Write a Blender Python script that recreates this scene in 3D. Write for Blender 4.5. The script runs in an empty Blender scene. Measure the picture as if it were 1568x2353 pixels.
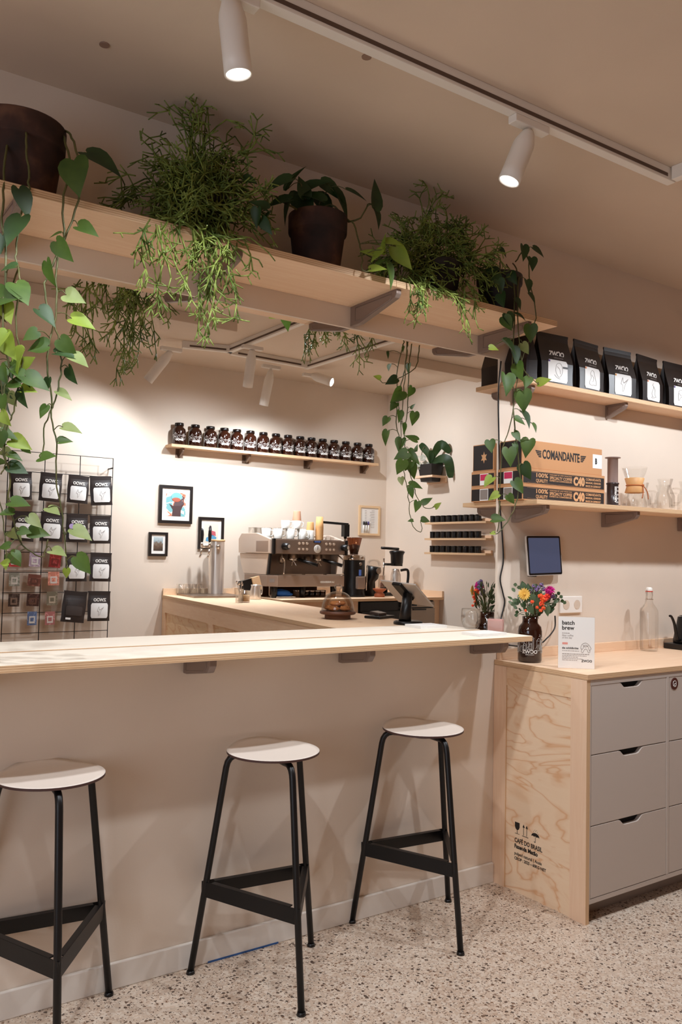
import bpy, bmesh, math, random
from mathutils import Vector, Matrix, Euler

C = bpy.context.scene.collection
scene = bpy.context.scene

# ------------------------------------------------------------------ camera
CAM = Vector((-2.5460, -2.5680, 1.3600))
YAW, PITCH, ROLL, FPX = 0.5970, 0.0480, 0.0210, 1916.1
_f = Vector((math.sin(YAW) * math.cos(PITCH), math.cos(YAW) * math.cos(PITCH), math.sin(PITCH)))
_r0 = Vector((math.cos(YAW), -math.sin(YAW), 0))
_u0 = _r0.cross(_f)
RIGHT = math.cos(ROLL) * _r0 + math.sin(ROLL) * _u0
UP = -math.sin(ROLL) * _r0 + math.cos(ROLL) * _u0
FWD = _f
cam_data = bpy.data.cameras.new('camera')
cam = bpy.data.objects.new('camera', cam_data)
C.objects.link(cam)
cam.matrix_world = Matrix(((RIGHT.x, UP.x, -FWD.x, CAM.x), (RIGHT.y, UP.y, -FWD.y, CAM.y),
                           (RIGHT.z, UP.z, -FWD.z, CAM.z), (0, 0, 0, 1)))
cam_data.sensor_fit = 'VERTICAL'
cam_data.sensor_height = 36.0
cam_data.lens = FPX / 2353 * 36.0
cam_data.clip_start = 0.05
scene.camera = cam

# ------------------------------------------------------------------ exposure, world
vs = scene.view_settings
scene.display_settings.display_device = 'sRGB'
vs.view_transform = 'Standard'
vs.look = 'None'
vs.exposure = -0.33
vs.gamma = 1.0
vs.use_curve_mapping = False
world = bpy.data.worlds.new('daylight')
scene.world = world
world.use_nodes = True
world.node_tree.nodes['Background'].inputs[0].default_value = (0.75, 0.82, 1.0, 1)
world.node_tree.nodes['Background'].inputs[1].default_value = 0.6
scene.cycles.max_bounces = 12
scene.cycles.diffuse_bounces = 6
scene.cycles.transparent_max_bounces = 24
scene.cycles.sample_clamp_indirect = 4.0
scene.cycles.caustics_reflective = False
scene.cycles.caustics_refractive = False

# lamps: (lens centre, aim, watts, cone degrees, blend)
LAMP_COL = (0.93, 0.99, 1.06)
DAY_W = 60.0            # daylight through the shop window
ZC = 2.764              # ceiling
T0 = 0.012              # thickness of the mirror wall; its opening stands for the mirror
HEAD = 2.207            # mirror's upper edge, built as an opening's header


def at(px, py, Y):
    """The point of the plane y = Y seen at a pixel of the 1568 x 2353 frame."""
    d = FWD + (px - 784) / FPX * RIGHT - (py - 1176.5) / FPX * UP
    return CAM + d * ((Y - CAM.y) / d.y)


def atx(px, py, X):
    d = FWD + (px - 784) / FPX * RIGHT - (py - 1176.5) / FPX * UP
    return CAM + d * ((X - CAM.x) / d.x)


def atz(px, py, Z):
    d = FWD + (px - 784) / FPX * RIGHT - (py - 1176.5) / FPX * UP
    return CAM + d * ((Z - CAM.z) / d.z)


# ------------------------------------------------------------------ materials
def lin(c):
    return tuple(((x / 255) / 12.92 if x / 255 <= 0.04045 else ((x / 255 + 0.055) / 1.055) ** 2.4) for x in c) + (1,)


def mat(name, rgb, rough=0.5, metal=0.0, **kw):
    m = bpy.data.materials.new(name)
    m.use_nodes = True
    b = m.node_tree.nodes['Principled BSDF']
    b.inputs['Base Color'].default_value = lin(rgb)
    b.inputs['Roughness'].default_value = rough
    b.inputs['Metallic'].default_value = metal
    for k, v in kw.items():
        b.inputs[k.replace('_', ' ')].default_value = v
    return m


class NT:
    def __init__(s, m):
        s.t = m.node_tree
        s.b = s.t.nodes['Principled BSDF']

    def n(s, typ, **kw):
        nd = s.t.nodes.new(typ)
        for k, v in kw.items():
            setattr(nd, k, v)
        return nd

    def l(s, a, b):
        s.t.links.new(a, b)

    def math(s, op, a, b=None):
        nd = s.n('ShaderNodeMath', operation=op)
        for i, x in enumerate((a, b)):
            if x is None:
                continue
            if isinstance(x, (int, float)):
                nd.inputs[i].default_value = x
            else:
                s.l(x, nd.inputs[i])
        return nd.outputs[0]

    def coords(s, scale=(1, 1, 1), kind='Object', rot=(0, 0, 0), loc=(0, 0, 0)):
        tc = s.n('ShaderNodeTexCoord')
        mp = s.n('ShaderNodeMapping')
        mp.inputs['Scale'].default_value = scale
        mp.inputs['Rotation'].default_value = rot
        mp.inputs['Location'].default_value = loc
        s.l(tc.outputs[kind], mp.inputs[0])
        return mp.outputs[0]

    def noise(s, vec, scale, detail=3, rough=0.5, dist=0.0):
        nd = s.n('ShaderNodeTexNoise')
        nd.inputs['Scale'].default_value = scale
        nd.inputs['Detail'].default_value = detail
        nd.inputs['Roughness'].default_value = rough
        nd.inputs['Distortion'].default_value = dist
        s.l(vec, nd.inputs['Vector'])
        return nd.outputs['Fac']

    def ramp(s, fac, stops, interp='LINEAR'):
        nd = s.n('ShaderNodeValToRGB')
        cr = nd.color_ramp
        cr.interpolation = interp
        while len(cr.elements) < len(stops):
            cr.elements.new(0.5)
        for e, (p, c) in zip(cr.elements, stops):
            e.position = p
            e.color = c if len(c) == 4 else lin(c)
        s.l(fac, nd.inputs[0])
        return nd.outputs[0]

    def mix(s, fac, a, b, blend='MIX'):
        nd = s.n('ShaderNodeMix', data_type='RGBA', blend_type=blend)
        for sock, x in ((nd.inputs[0], fac), (nd.inputs[6], a), (nd.inputs[7], b)):
            if isinstance(x, (int, float)):
                sock.default_value = x
            elif isinstance(x, tuple):
                sock.default_value = x if len(x) == 4 else lin(x)
            else:
                s.l(x, sock)
        return nd.outputs[2]

    def bump(s, h, strength, dist=0.002):
        nd = s.n('ShaderNodeBump')
        nd.inputs['Strength'].default_value = strength
        nd.inputs['Distance'].default_value = dist
        s.l(h, nd.inputs['Height'])
        s.l(nd.outputs[0], s.b.inputs['Normal'])


def wall_mat(name, rgb):
    m = mat(name, rgb, 0.75)
    t = NT(m)
    v = t.coords()
    f = t.noise(v, 2.2, 4)
    c2 = tuple(x * 0.965 for x in rgb)
    t.l(t.ramp(f, [(0.3, rgb), (0.75, c2)]), t.b.inputs['Base Color'])
    t.bump(t.noise(v, 160, 3), 0.12, 0.0015)
    return m


M_WALL = wall_mat('warm_white_plaster', (228, 212, 195))
M_CEIL = wall_mat('ceiling_paint', (222, 203, 183))
M_BACKROOM = wall_mat('warm_bounce_tint', (178, 138, 108))  # unseen walls, coloured dark and warm to deepen and warm the bounce light
M_BASE = mat('baseboard_paint', (226, 218, 208), 0.5)
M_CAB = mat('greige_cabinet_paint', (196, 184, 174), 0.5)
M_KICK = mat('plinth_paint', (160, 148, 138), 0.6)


def floor_mat():
    m = mat('terrazzo', (200, 190, 178), 0.42)
    t = NT(m)
    v = t.coords()
    base = t.ramp(t.noise(v, 3.5, 4), [(0.3, (210, 190, 170)), (0.7, (194, 170, 148))])
    pale = t.n('ShaderNodeTexVoronoi')
    pale.inputs['Scale'].default_value = 120
    t.l(v, pale.inputs['Vector'])
    sep = t.n('ShaderNodeSeparateColor')
    t.l(pale.outputs['Color'], sep.inputs[0])
    c = t.mix(t.math('MULTIPLY', t.math('GREATER_THAN', sep.outputs[0], 0.55), 0.45), base, (226, 214, 198))
    c = t.mix(t.math('MULTIPLY', t.math('LESS_THAN', sep.outputs[1], 0.22), 0.35), c, (160, 132, 112))
    chip = t.n('ShaderNodeTexVoronoi')
    chip.inputs['Scale'].default_value = 78
    vv = t.n('ShaderNodeVectorMath', operation='ADD')
    nz = t.n('ShaderNodeTexNoise')
    nz.inputs['Scale'].default_value = 150
    t.l(v, nz.inputs['Vector'])
    sc = t.n('ShaderNodeVectorMath', operation='SCALE')
    sc.inputs['Scale'].default_value = 0.012
    t.l(nz.outputs['Color'], sc.inputs[0])
    t.l(v, vv.inputs[0])
    t.l(sc.outputs[0], vv.inputs[1])
    t.l(vv.outputs[0], chip.inputs['Vector'])
    s2 = t.n('ShaderNodeSeparateColor')
    t.l(chip.outputs['Color'], s2.inputs[0])
    size = t.math('MULTIPLY', t.math('SUBTRACT', s2.outputs[0], 0.36), 0.78)
    dark = t.math('LESS_THAN', chip.outputs['Distance'], size)
    tone = t.ramp(s2.outputs[1], [(0.0, (52, 34, 26)), (0.6, (84, 62, 50)), (0.85, (128, 92, 66)), (1.0, (150, 126, 108))])
    c = t.mix(t.math('MULTIPLY', dark, 0.92), c, tone)
    fine = t.n('ShaderNodeTexVoronoi')
    fine.inputs['Scale'].default_value = 170
    t.l(v, fine.inputs['Vector'])
    s3 = t.n('ShaderNodeSeparateColor')
    t.l(fine.outputs['Color'], s3.inputs[0])
    fd = t.math('MULTIPLY', t.math('LESS_THAN', fine.outputs['Distance'], 0.42), t.math('GREATER_THAN', s3.outputs[0], 0.74))
    c = t.mix(t.math('MULTIPLY', fd, 0.75), c, (92, 70, 56))
    t.l(c, t.b.inputs['Base Color'])
    return m


M_FLOOR = floor_mat()


def ply_mat(name, light, dark, grain_axis=0, strength=0.5, knots=True, rings=0.0):
    """Softwood veneer: long streaks along one axis, knots, optional contour rings."""
    m = mat(name, light, 0.55)
    t = NT(m)
    sc = [14.0, 14.0, 14.0]
    sc[grain_axis] = 0.9
    v = t.coords(tuple(sc))
    f = t.noise(v, 2.0, 5, 0.6, 0.8)
    c = t.ramp(f, [(0.32, light), (0.52, tuple(a * 0.6 + b * 0.4 for a, b in zip(light, dark))), (0.6, light), (0.75, dark)])
    c = t.mix(strength, light, c)
    if rings:
        rs = [4.4, 4.4, 4.4]
        rs[grain_axis] = 1.7
        h = t.noise(t.coords(tuple(rs), loc=(0.31, 0.2, 0.83)), 1.35, 3.5, 0.5, 0.55)
        band = t.math('PINGPONG', t.math('MULTIPLY', h, 8.0), 0.5)
        line = t.ramp(band, [(0.0, (255, 255, 255)), (0.09, (150, 150, 150)), (0.24, (0, 0, 0))])
        c = t.mix(t.math('MULTIPLY', line, rings), c, (212, 146, 88))
        wide = t.ramp(t.noise(t.coords((2.5, 2.5, 5.0), loc=(0.7, 0.1, 0.45)), 1.6, 3), [(0.60, (0, 0, 0)), (0.72, (255, 255, 255))])
        c = t.mix(t.math('MULTIPLY', wide, rings * 0.45), c, (220, 162, 108))
    if knots:
        k = t.n('ShaderNodeTexVoronoi')
        k.inputs['Scale'].default_value = 5.2
        t.l(t.coords((1, 1, 1), loc=(0.13, 0.57, 0.33)), k.inputs['Vector'])
        sp = t.n('ShaderNodeSeparateColor')
        t.l(k.outputs['Color'], sp.inputs[0])
        kk = t.math('MULTIPLY', t.ramp(k.outputs['Distance'], [(0.05, (255, 255, 255)), (0.12, (0, 0, 0))]),
                    t.math('GREATER_THAN', sp.outputs[0], 0.55))
        c = t.mix(t.math('MULTIPLY', kk, 0.8), c, (138, 84, 52))
    t.l(c, t.b.inputs['Base Color'])
    return m


def edge_mat(name, axis):
    m = mat(name, (220, 190, 152), 0.6)
    t = NT(m)
    tc = t.n('ShaderNodeTexCoord')
    sp = t.n('ShaderNodeSeparateXYZ')
    t.l(tc.outputs['Object'], sp.inputs[0])
    wob = t.math('MULTIPLY', t.noise(t.coords((3, 3, 3)), 3, 2), 0.0012)
    fr = t.math('FRACT', t.math('DIVIDE', t.math('ADD', sp.outputs[axis], wob), 0.0062))
    c = t.ramp(fr, [(0.0, (236, 206, 168)), (0.5, (232, 200, 160)), (0.6, (168, 122, 84)), (0.92, (178, 132, 94)), (1.0, (232, 202, 162))])
    t.l(t.mix(t.noise(t.coords((20, 20, 20)), 3, 3), c, (214, 176, 134)), t.b.inputs['Base Color'])
    return m


PLY_L, PLY_D = (240, 208, 176), (216, 162, 120)
M_PLY = ply_mat('plywood_face', PLY_L, PLY_D, 0, 0.55)
M_PLYBAR = ply_mat('bar_plywood', (246, 236, 220), (226, 200, 166), 0, 0.45, knots=False)
M_PLYV = ply_mat('upright_plywood', (238, 206, 176), PLY_D, 2, 0.45)
M_PLYR = ply_mat('cathedral_grain_plywood', (240, 212, 180), (224, 178, 134), 1, 0.25, True, 0.62)
M_EZ = edge_mat('plywood_edge', 2)
M_EX = edge_mat('plywood_upright_edge', 0)
M_BACKPLY = ply_mat('counter_plywood', (238, 206, 172), (216, 164, 120), 1, 0.5)
M_STEELBR = mat('grey_bracket_metal', (138, 120, 110), 0.42, 0.2)
M_BLACK = mat('black_powder_coat', (22, 20, 20), 0.38, 0.3)
M_BLACKP = mat('black_plastic', (16, 14, 14), 0.35)
M_DARK = mat('void_shade', (8, 6, 6), 0.9)
M_WHITE = mat('white_enamel', (238, 232, 224), 0.35)
M_LAMP = mat('white_lamp_metal', (236, 230, 222), 0.45)
M_GROOVE = mat('track_groove', (92, 72, 60), 0.6)
M_STEEL = mat('brushed_steel', (232, 222, 212), 0.3, 0.8)
M_CHROME = mat('chrome', (214, 206, 198), 0.1, 1.0)
M_STEELD = mat('dark_steel', (150, 134, 120), 0.32, 0.9)
M_SEAT = mat('pale_seat_laminate', (232, 220, 208), 0.42)
M_INK = mat('black_ink', (24, 18, 16), 0.6)
M_INKG = mat('grey_ink', (168, 158, 152), 0.6)
M_INKR = mat('pink_ink', (226, 150, 138), 0.6)
M_PAPER = mat('white_paper', (236, 232, 226), 0.7)
M_KRAFT = mat('kraft_cardboard', (196, 142, 96), 0.75)
M_BOXBLK = mat('printed_black_card', (34, 24, 20), 0.6)
M_KRAFTINK = mat('kraft_lettering', (206, 154, 108), 0.7)
M_BAG = mat('matte_black_foil', (34, 27, 25), 0.38)
M_BAGREAR = mat('charcoal_foil', (48, 40, 38), 0.36)
M_LABEL = mat('white_sticker', (238, 236, 232), 0.55)
M_WHITEINK = mat('white_ink', (232, 228, 222), 0.6)
M_TERRA = mat('terracotta', (92, 54, 36), 0.85)
M_POTBLK = mat('black_pot_plastic', (22, 16, 15), 0.5)
M_SOIL = mat('potting_soil', (30, 20, 14), 0.95)
M_AMBER = mat('amber_glass', (40, 15, 7), 0.1, 0.0, Coat_Weight=0.5)
M_COOKIE = mat('baked_pastry', (190, 122, 66), 0.8)
M_WALNUT = mat('walnut_wood', (96, 58, 38), 0.5)
M_BLUE = mat('blue_cloth', (40, 98, 178), 0.9)
M_CUPBRN = mat('tan_paper_cup', (222, 168, 108), 0.7)
M_CUPPNK = mat('rose_paper_cup', (204, 152, 122), 0.7)
M_CUP = mat('white_china', (240, 236, 228), 0.25)
M_PAD = mat('silver_aluminium', (216, 208, 200), 0.4, 0.4)
M_MAG = mat('magenta_sticker', (196, 40, 84), 0.55)
M_GREYPR = mat('grey_print', (138, 126, 118), 0.6)


def terra():
    t = NT(M_TERRA)
    f = t.noise(t.coords(), 9, 4)
    t.l(t.ramp(f, [(0.35, (34, 20, 15)), (0.55, (64, 38, 28)), (0.8, (116, 80, 58))]), t.b.inputs['Base Color'])


terra()


def clear_mat(name, tint, gloss=0.12, rough=0.03, rim=0.32):
    m = bpy.data.materials.new(name)
    m.use_nodes = True
    nt = m.node_tree
    nt.nodes.clear()
    out = nt.nodes.new('ShaderNodeOutputMaterial')
    tr = nt.nodes.new('ShaderNodeBsdfTransparent')
    tr.inputs[0].default_value = tint
    gl = nt.nodes.new('ShaderNodeBsdfGlossy')
    gl.inputs['Roughness'].default_value = rough
    lw = nt.nodes.new('ShaderNodeLayerWeight')
    lw.inputs[0].default_value = 0.35
    mu = nt.nodes.new('ShaderNodeMath')
    mu.operation = 'MULTIPLY_ADD'
    mu.inputs[1].default_value = rim
    mu.inputs[2].default_value = gloss * 0.3
    mx = nt.nodes.new('ShaderNodeMixShader')
    nt.links.new(lw.outputs['Fresnel'], mu.inputs[0])
    nt.links.new(mu.outputs[0], mx.inputs[0])
    nt.links.new(tr.outputs[0], mx.inputs[1])
    nt.links.new(gl.outputs[0], mx.inputs[2])
    nt.links.new(mx.outputs[0], out.inputs[0])
    return m


M_GLASS = clear_mat('clear_glass', (0.97, 0.965, 0.955, 1), 0.08)
M_DOME = clear_mat('thick_glass', (0.93, 0.915, 0.9, 1), 0.15, 0.03, 0.6)
M_SLEEVE = clear_mat('clear_sleeve', (0.97, 0.96, 0.95, 1), 0.06, 0.15, 0.15)
M_SMOKE = clear_mat('smoked_plastic', (0.42, 0.30, 0.25, 1), 0.2, 0.15)
M_HOPPER = clear_mat('smoked_hopper', (0.5, 0.28, 0.18, 1), 0.2, 0.1)


def emit(name, rgb, s):
    m = bpy.data.materials.new(name)
    m.use_nodes = True
    b = m.node_tree.nodes['Principled BSDF']
    b.inputs['Base Color'].default_value = (0, 0, 0, 1)
    b.inputs['Emission Color'].default_value = rgb + (1,)
    b.inputs['Emission Strength'].default_value = s
    return m


M_LENS = emit('lamp_lens', (1.0, 0.97, 0.92), 6.0)
M_LED = emit('blue_display', (0.16, 0.26, 0.7), 0.4)


def screen_mat():
    m = emit('tablet_screen', (0.075, 0.085, 0.145), 1.0)
    t = NT(m)
    t.b.inputs['Base Color'].default_value = lin((20, 22, 34))
    t.b.inputs['Roughness'].default_value = 0.12
    return m


M_SCREEN = screen_mat()


def leaf_mat(name, a, b, tr=0.35):
    m = bpy.data.materials.new(name)
    m.use_nodes = True
    nt = m.node_tree
    p = nt.nodes['Principled BSDF']
    p.inputs['Roughness'].default_value = 0.52
    t = NT(m)
    c = t.ramp(t.noise(t.coords(), 14, 3), [(0.3, a), (0.7, b)])
    t.l(c, p.inputs['Base Color'])
    tl = t.n('ShaderNodeBsdfTranslucent')
    t.l(c, tl.inputs[0])
    mx = t.n('ShaderNodeMixShader')
    mx.inputs[0].default_value = tr
    t.l(p.outputs[0], mx.inputs[1])
    t.l(tl.outputs[0], mx.inputs[2])
    t.l(mx.outputs[0], nt.nodes['Material Output'].inputs[0])
    return m


M_LEAF = leaf_mat('heart_leaf_green', (58, 84, 28), (84, 108, 42))
M_LEAFD = leaf_mat('dark_leaf_green', (34, 58, 24), (52, 78, 34), 0.25)
M_LEAFL = leaf_mat('lime_leaf_green', (132, 156, 52), (158, 176, 74), 0.45)
M_LEAFP = leaf_mat('pale_leaf_green', (126, 142, 82), (156, 166, 110), 0.4)
M_STEM = leaf_mat('vine_stem', (70, 76, 34), (96, 88, 44), 0.1)
M_RHIP = leaf_mat('stick_green', (70, 92, 26), (146, 160, 74), 0.2)
M_EUC = leaf_mat('eucalyptus_leaf', (70, 92, 62), (98, 116, 84), 0.2)


# ------------------------------------------------------------------ mesh building
def frame_of(d, hint=None):
    d = Vector(d).normalized()
    h = Vector(hint) if hint is not None else (Vector((0, 0, 1)) if abs(d.z) < 0.9 else Vector((1, 0, 0)))
    a = h.cross(d).normalized()
    return a, d.cross(a).normalized(), d


class MB:
    def __init__(s, o=(0, 0, 0)):
        s.v, s.f, s.m, s.s = [], [], [], []
        s.o = Vector(o)

    def add(s, verts, faces, m=0, smooth=False):
        k = len(s.v)
        s.v += [Vector(p) for p in verts]
        for i, f in enumerate(faces):
            s.f.append([k + j for j in f])
            s.m.append(m[i] if isinstance(m, (list, tuple)) else m)
            s.s.append(smooth)
        return s

    def box(s, lo, hi, m=0, thin=None, em=1):
        """thin: axis of a sheet's thickness; the faces round it take material em."""
        x0, y0, z0 = lo
        x1, y1, z1 = hi
        v = [(x0, y0, z0), (x1, y0, z0), (x1, y1, z0), (x0, y1, z0), (x0, y0, z1), (x1, y0, z1), (x1, y1, z1), (x0, y1, z1)]
        f = [(0, 3, 2, 1), (4, 5, 6, 7), (0, 1, 5, 4), (2, 3, 7, 6), (1, 2, 6, 5), (3, 0, 4, 7)]
        ax = [2, 2, 1, 1, 0, 0]
        mm = m if thin is None else [m if a == thin else em for a in ax]
        return s.add(v, f, mm)

    def obox(s, c, size, rot, m=0):
        R = Euler(rot).to_matrix() if not isinstance(rot, Matrix) else rot
        h = Vector(size) / 2
        v = [Vector(c) + R @ Vector((sx * h.x, sy * h.y, sz * h.z)) for sz in (-1, 1) for sx, sy in ((-1, -1), (1, -1), (1, 1), (-1, 1))]
        return s.add(v, [(0, 3, 2, 1), (4, 5, 6, 7), (0, 1, 5, 4), (2, 3, 7, 6), (1, 2, 6, 5), (3, 0, 4, 7)], m)

    def tube(s, pts, r, n=8, m=0, caps=True, smooth=True, hint=None):
        pts = [Vector(p) for p in pts]
        rs = r if isinstance(r, (list, tuple)) else [r] * len(pts)
        rings = []
        a0 = None
        for i, p in enumerate(pts):
            d = (pts[min(i + 1, len(pts) - 1)] - pts[max(i - 1, 0)])
            if d.length < 1e-9:
                d = Vector((0, 0, 1))
            d.normalize()
            if a0 is None:
                a, b, _ = frame_of(d, hint)
            else:
                a = (a0 - d * a0.dot(d))
                a = a.normalized() if a.length > 1e-6 else frame_of(d)[0]
                b = d.cross(a)
            a0 = a
            rings.append([p + rs[i] * (math.cos(2 * math.pi * k / n) * a + math.sin(2 * math.pi * k / n) * b) for k in range(n)])
        v = [q for g in rings for q in g]
        f = [(i * n + k, i * n + (k + 1) % n, (i + 1) * n + (k + 1) % n, (i + 1) * n + k) for i in range(len(pts) - 1) for k in range(n)]
        s.add(v, f, m, smooth)
        if caps:
            s.add(rings[0], [tuple(reversed(range(n)))], m)
            s.add(rings[-1], [tuple(range(n))], m)
        return s

    def cyl(s, p0, p1, r0, r1=None, n=20, m=0, caps=True):
        return s.tube([p0, p1], [r0, r0 if r1 is None else r1], n, m, caps)

    def lathe(s, prof, c=(0, 0, 0), n=32, m=0, axis=(0, 0, 1), smooth=True, sx=1.0, sy=1.0):
        a, b, d = frame_of(axis, (1, 0, 0) if abs(Vector(axis).normalized().x) < 0.9 else (0, 1, 0))
        c = Vector(c)
        v = [c + z * d + r * (sx * math.cos(2 * math.pi * k / n) * a + sy * math.sin(2 * math.pi * k / n) * b) for r, z in prof for k in range(n)]
        f = [(i * n + k, i * n + (k + 1) % n, (i + 1) * n + (k + 1) % n, (i + 1) * n + k) for i in range(len(prof) - 1) for k in range(n)]
        return s.add(v, f, m, smooth)

    def prism(s, poly, o, ux, uy, depth, m=0, em=None):
        """poly in the plane (o, ux, uy), pushed along the vector depth."""
        o, ux, uy, d = Vector(o), Vector(ux), Vector(uy), Vector(depth)
        n = len(poly)
        a = [o + x * ux + y * uy for x, y in poly]
        v = a + [p + d for p in a]
        f = [tuple(reversed(range(n))), tuple(range(n, 2 * n))] + [(i, (i + 1) % n, n + (i + 1) % n, n + i) for i in range(n)]
        mm = [m, m] + [m if em is None else em] * n
        return s.add(v, f, mm)

    def ball(s, c, r, n=14, m=0):
        r = Vector(r) if not isinstance(r, (int, float)) else Vector((r, r, r))
        c = Vector(c)
        k = max(4, n // 2)
        v, f = [], []
        for i in range(k + 1):
            th = math.pi * i / k
            for j in range(n):
                ph = 2 * math.pi * j / n
                v.append(c + Vector((r.x * math.sin(th) * math.cos(ph), r.y * math.sin(th) * math.sin(ph), r.z * math.cos(th))))
        for i in range(k):
            for j in range(n):
                f.append((i * n + j, (i + 1) * n + j, (i + 1) * n + (j + 1) % n, i * n + (j + 1) % n))
        return s.add(v, f, m, True)

    def build(s, name, mats, parent=None, bevel=0.0, loc=None):
        me = bpy.data.meshes.new(name)
        me.from_pydata([tuple(p - s.o) for p in s.v], [], s.f)
        for mm in (mats if isinstance(mats, (list, tuple)) else [mats]):
            me.materials.append(mm)
        me.polygons.foreach_set('material_index', s.m)
        me.polygons.foreach_set('use_smooth', s.s)
        bm = bmesh.new()
        bm.from_mesh(me)
        bmesh.ops.remove_doubles(bm, verts=bm.verts, dist=1e-5)
        bmesh.ops.recalc_face_normals(bm, faces=bm.faces)
        bm.to_mesh(me)
        bm.free()
        me.update()
        o = bpy.data.objects.new(name, me)
        C.objects.link(o)
        if parent is not None:
            o.parent = parent
        if loc is not None:
            o.location = loc
        if bevel:
            b = o.modifiers.new('bevel', 'BEVEL')
            b.width = bevel
            b.segments = 2
            b.limit_method = 'ANGLE'
        return o


def tag(o, label, cat, group=None):
    o['label'] = label
    o['category'] = cat
    if group:
        o['group'] = group
    return o


def thing(name, label, cat, loc=(0, 0, 0), rz=0.0, group=None):
    o = bpy.data.objects.new(name, None)
    C.objects.link(o)
    o.location = loc
    o.rotation_euler = (0, 0, rz)
    o.empty_display_size = 0.05
    return tag(o, label, cat, group)


def struct(o):
    o['kind'] = 'structure'
    return o


def dup(root, loc, label, rz=None, scale=None, group=None):
    r = root.copy()
    C.objects.link(r)
    r.location = loc
    if rz is not None:
        r.rotation_euler = (0, 0, rz)
    if scale:
        r.scale = scale
    r['label'] = label
    if group:
        r['group'] = group
    for ch in list(root.children):
        c = ch.copy()
        C.objects.link(c)
        c.parent = r
        for g in ch.children:
            d = g.copy()
            C.objects.link(d)
            d.parent = c
    return r


def behind(root, label, group=None):  # adds a real copy in place of a mirror reflection
    """A flipped copy of a thing, standing for its reflection in the wall mirror."""
    p = root.location
    return dup(root, (p.x, -p.y + T0, p.z), label, scale=(1, -1, 1), group=group)


_text = {}


def text(body, size, material, parent, M, align='CENTER', xs=1.0, name='lettering', mirror=False, wrap=0.0, bold=0.0, depth=0.0003, space=1.0, fit=None):
    """Lettering as a mesh; M places the local xy plane. wrap: radius of a cylinder it bends round."""
    key = (body, size, align, xs, mirror, wrap, bold, space, fit, material.name)
    me = _text.get(key)
    if me is None:
        cu = bpy.data.curves.new('lettering', 'FONT')
        cu.body = body
        cu.size = size
        cu.align_x = align
        cu.align_y = 'CENTER'
        cu.offset = bold
        cu.space_character = space
        cu.resolution_u = 3
        cu.extrude = depth
        to = bpy.data.objects.new('lettering', cu)
        C.objects.link(to)
        dg = bpy.context.evaluated_depsgraph_get()
        me = bpy.data.meshes.new_from_object(to.evaluated_get(dg))
        bpy.data.objects.remove(to)
        if fit:             # (left edge, width, bottom, height) of the lettering in its own plane
            x0, x1 = min(v.co.x for v in me.vertices), max(v.co.x for v in me.vertices)
            y0, y1 = min(v.co.y for v in me.vertices), max(v.co.y for v in me.vertices)
            for v in me.vertices:
                v.co.x = fit[0] + (v.co.x - x0) / (x1 - x0) * fit[1]
                v.co.y = fit[2] + (v.co.y - y0) / (y1 - y0) * fit[3]
        sx = -xs if mirror else xs
        for v in me.vertices:
            x = v.co.x * sx
            if wrap:
                a = x / wrap
                v.co = Vector((math.sin(a) * (wrap + v.co.z), v.co.y, math.cos(a) * (wrap + v.co.z) - wrap))
            else:
                v.co.x = x
        me.materials.clear()
        me.materials.append(material)
        me.name = name
        _text[key] = me
    o = bpy.data.objects.new(name, me)
    C.objects.link(o)
    o.parent = parent
    o.matrix_local = M
    return o


def plane_m(o, ux, uy):
    ux, uy = Vector(ux).normalized(), Vector(uy).normalized()
    uz = ux.cross(uy)
    return Matrix(((ux.x, uy.x, uz.x, o[0]), (ux.y, uy.y, uz.y, o[1]), (ux.z, uy.z, uz.z, o[2]), (0, 0, 0, 1)))


ORD = ['first', 'second', 'third', 'fourth', 'fifth', 'sixth', 'seventh', 'eighth', 'ninth', 'tenth', 'eleventh', 'twelfth',
       'thirteenth', 'fourteenth', 'fifteenth', 'sixteenth', 'seventeenth', 'eighteenth']


# ================================================================== large structure
X0, X1, YB, YF, XR = -4.6, 2.9, 3.31, -4.2, 1.93
struct(MB().box((X0, YF, -0.1), (X1, YB, 0)).build('floor', M_FLOOR))
struct(MB().box((X0, YF, ZC), (X1, YB, ZC + 0.1)).build('ceiling', M_CEIL))
w = MB()
w.box((X0, 0, 0), (0.012, T0, 1.025))
w.box((X0, 0, HEAD), (0.012, T0, ZC))
w.box((0.012, 0, 0), (X1, T0, ZC))
w.box((X0, 0, 1.025), (-3.3, T0, HEAD))
struct(w.build('wall_middle', M_WALL))  # the gap left in it stands for the wall mirror
struct(MB().box((X0, YB, 0), (X1, YB + 0.1, ZC)).build('wall_back', M_WALL))
struct(MB().box((XR, 0.2, 0), (XR + 0.08, YB, ZC)).box((XR, T0, 0), (XR + 0.08, 0.2, ZC)).build('wall_right', M_WALL))
struct(MB().box((X1, YF, 0), (X1 + 0.1, YB, ZC)).build('wall_far_right', M_BACKROOM))
struct(MB().box((X0, YF - 0.1, 0), (X1, YF, ZC)).build('wall_front', M_BACKROOM))
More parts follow.
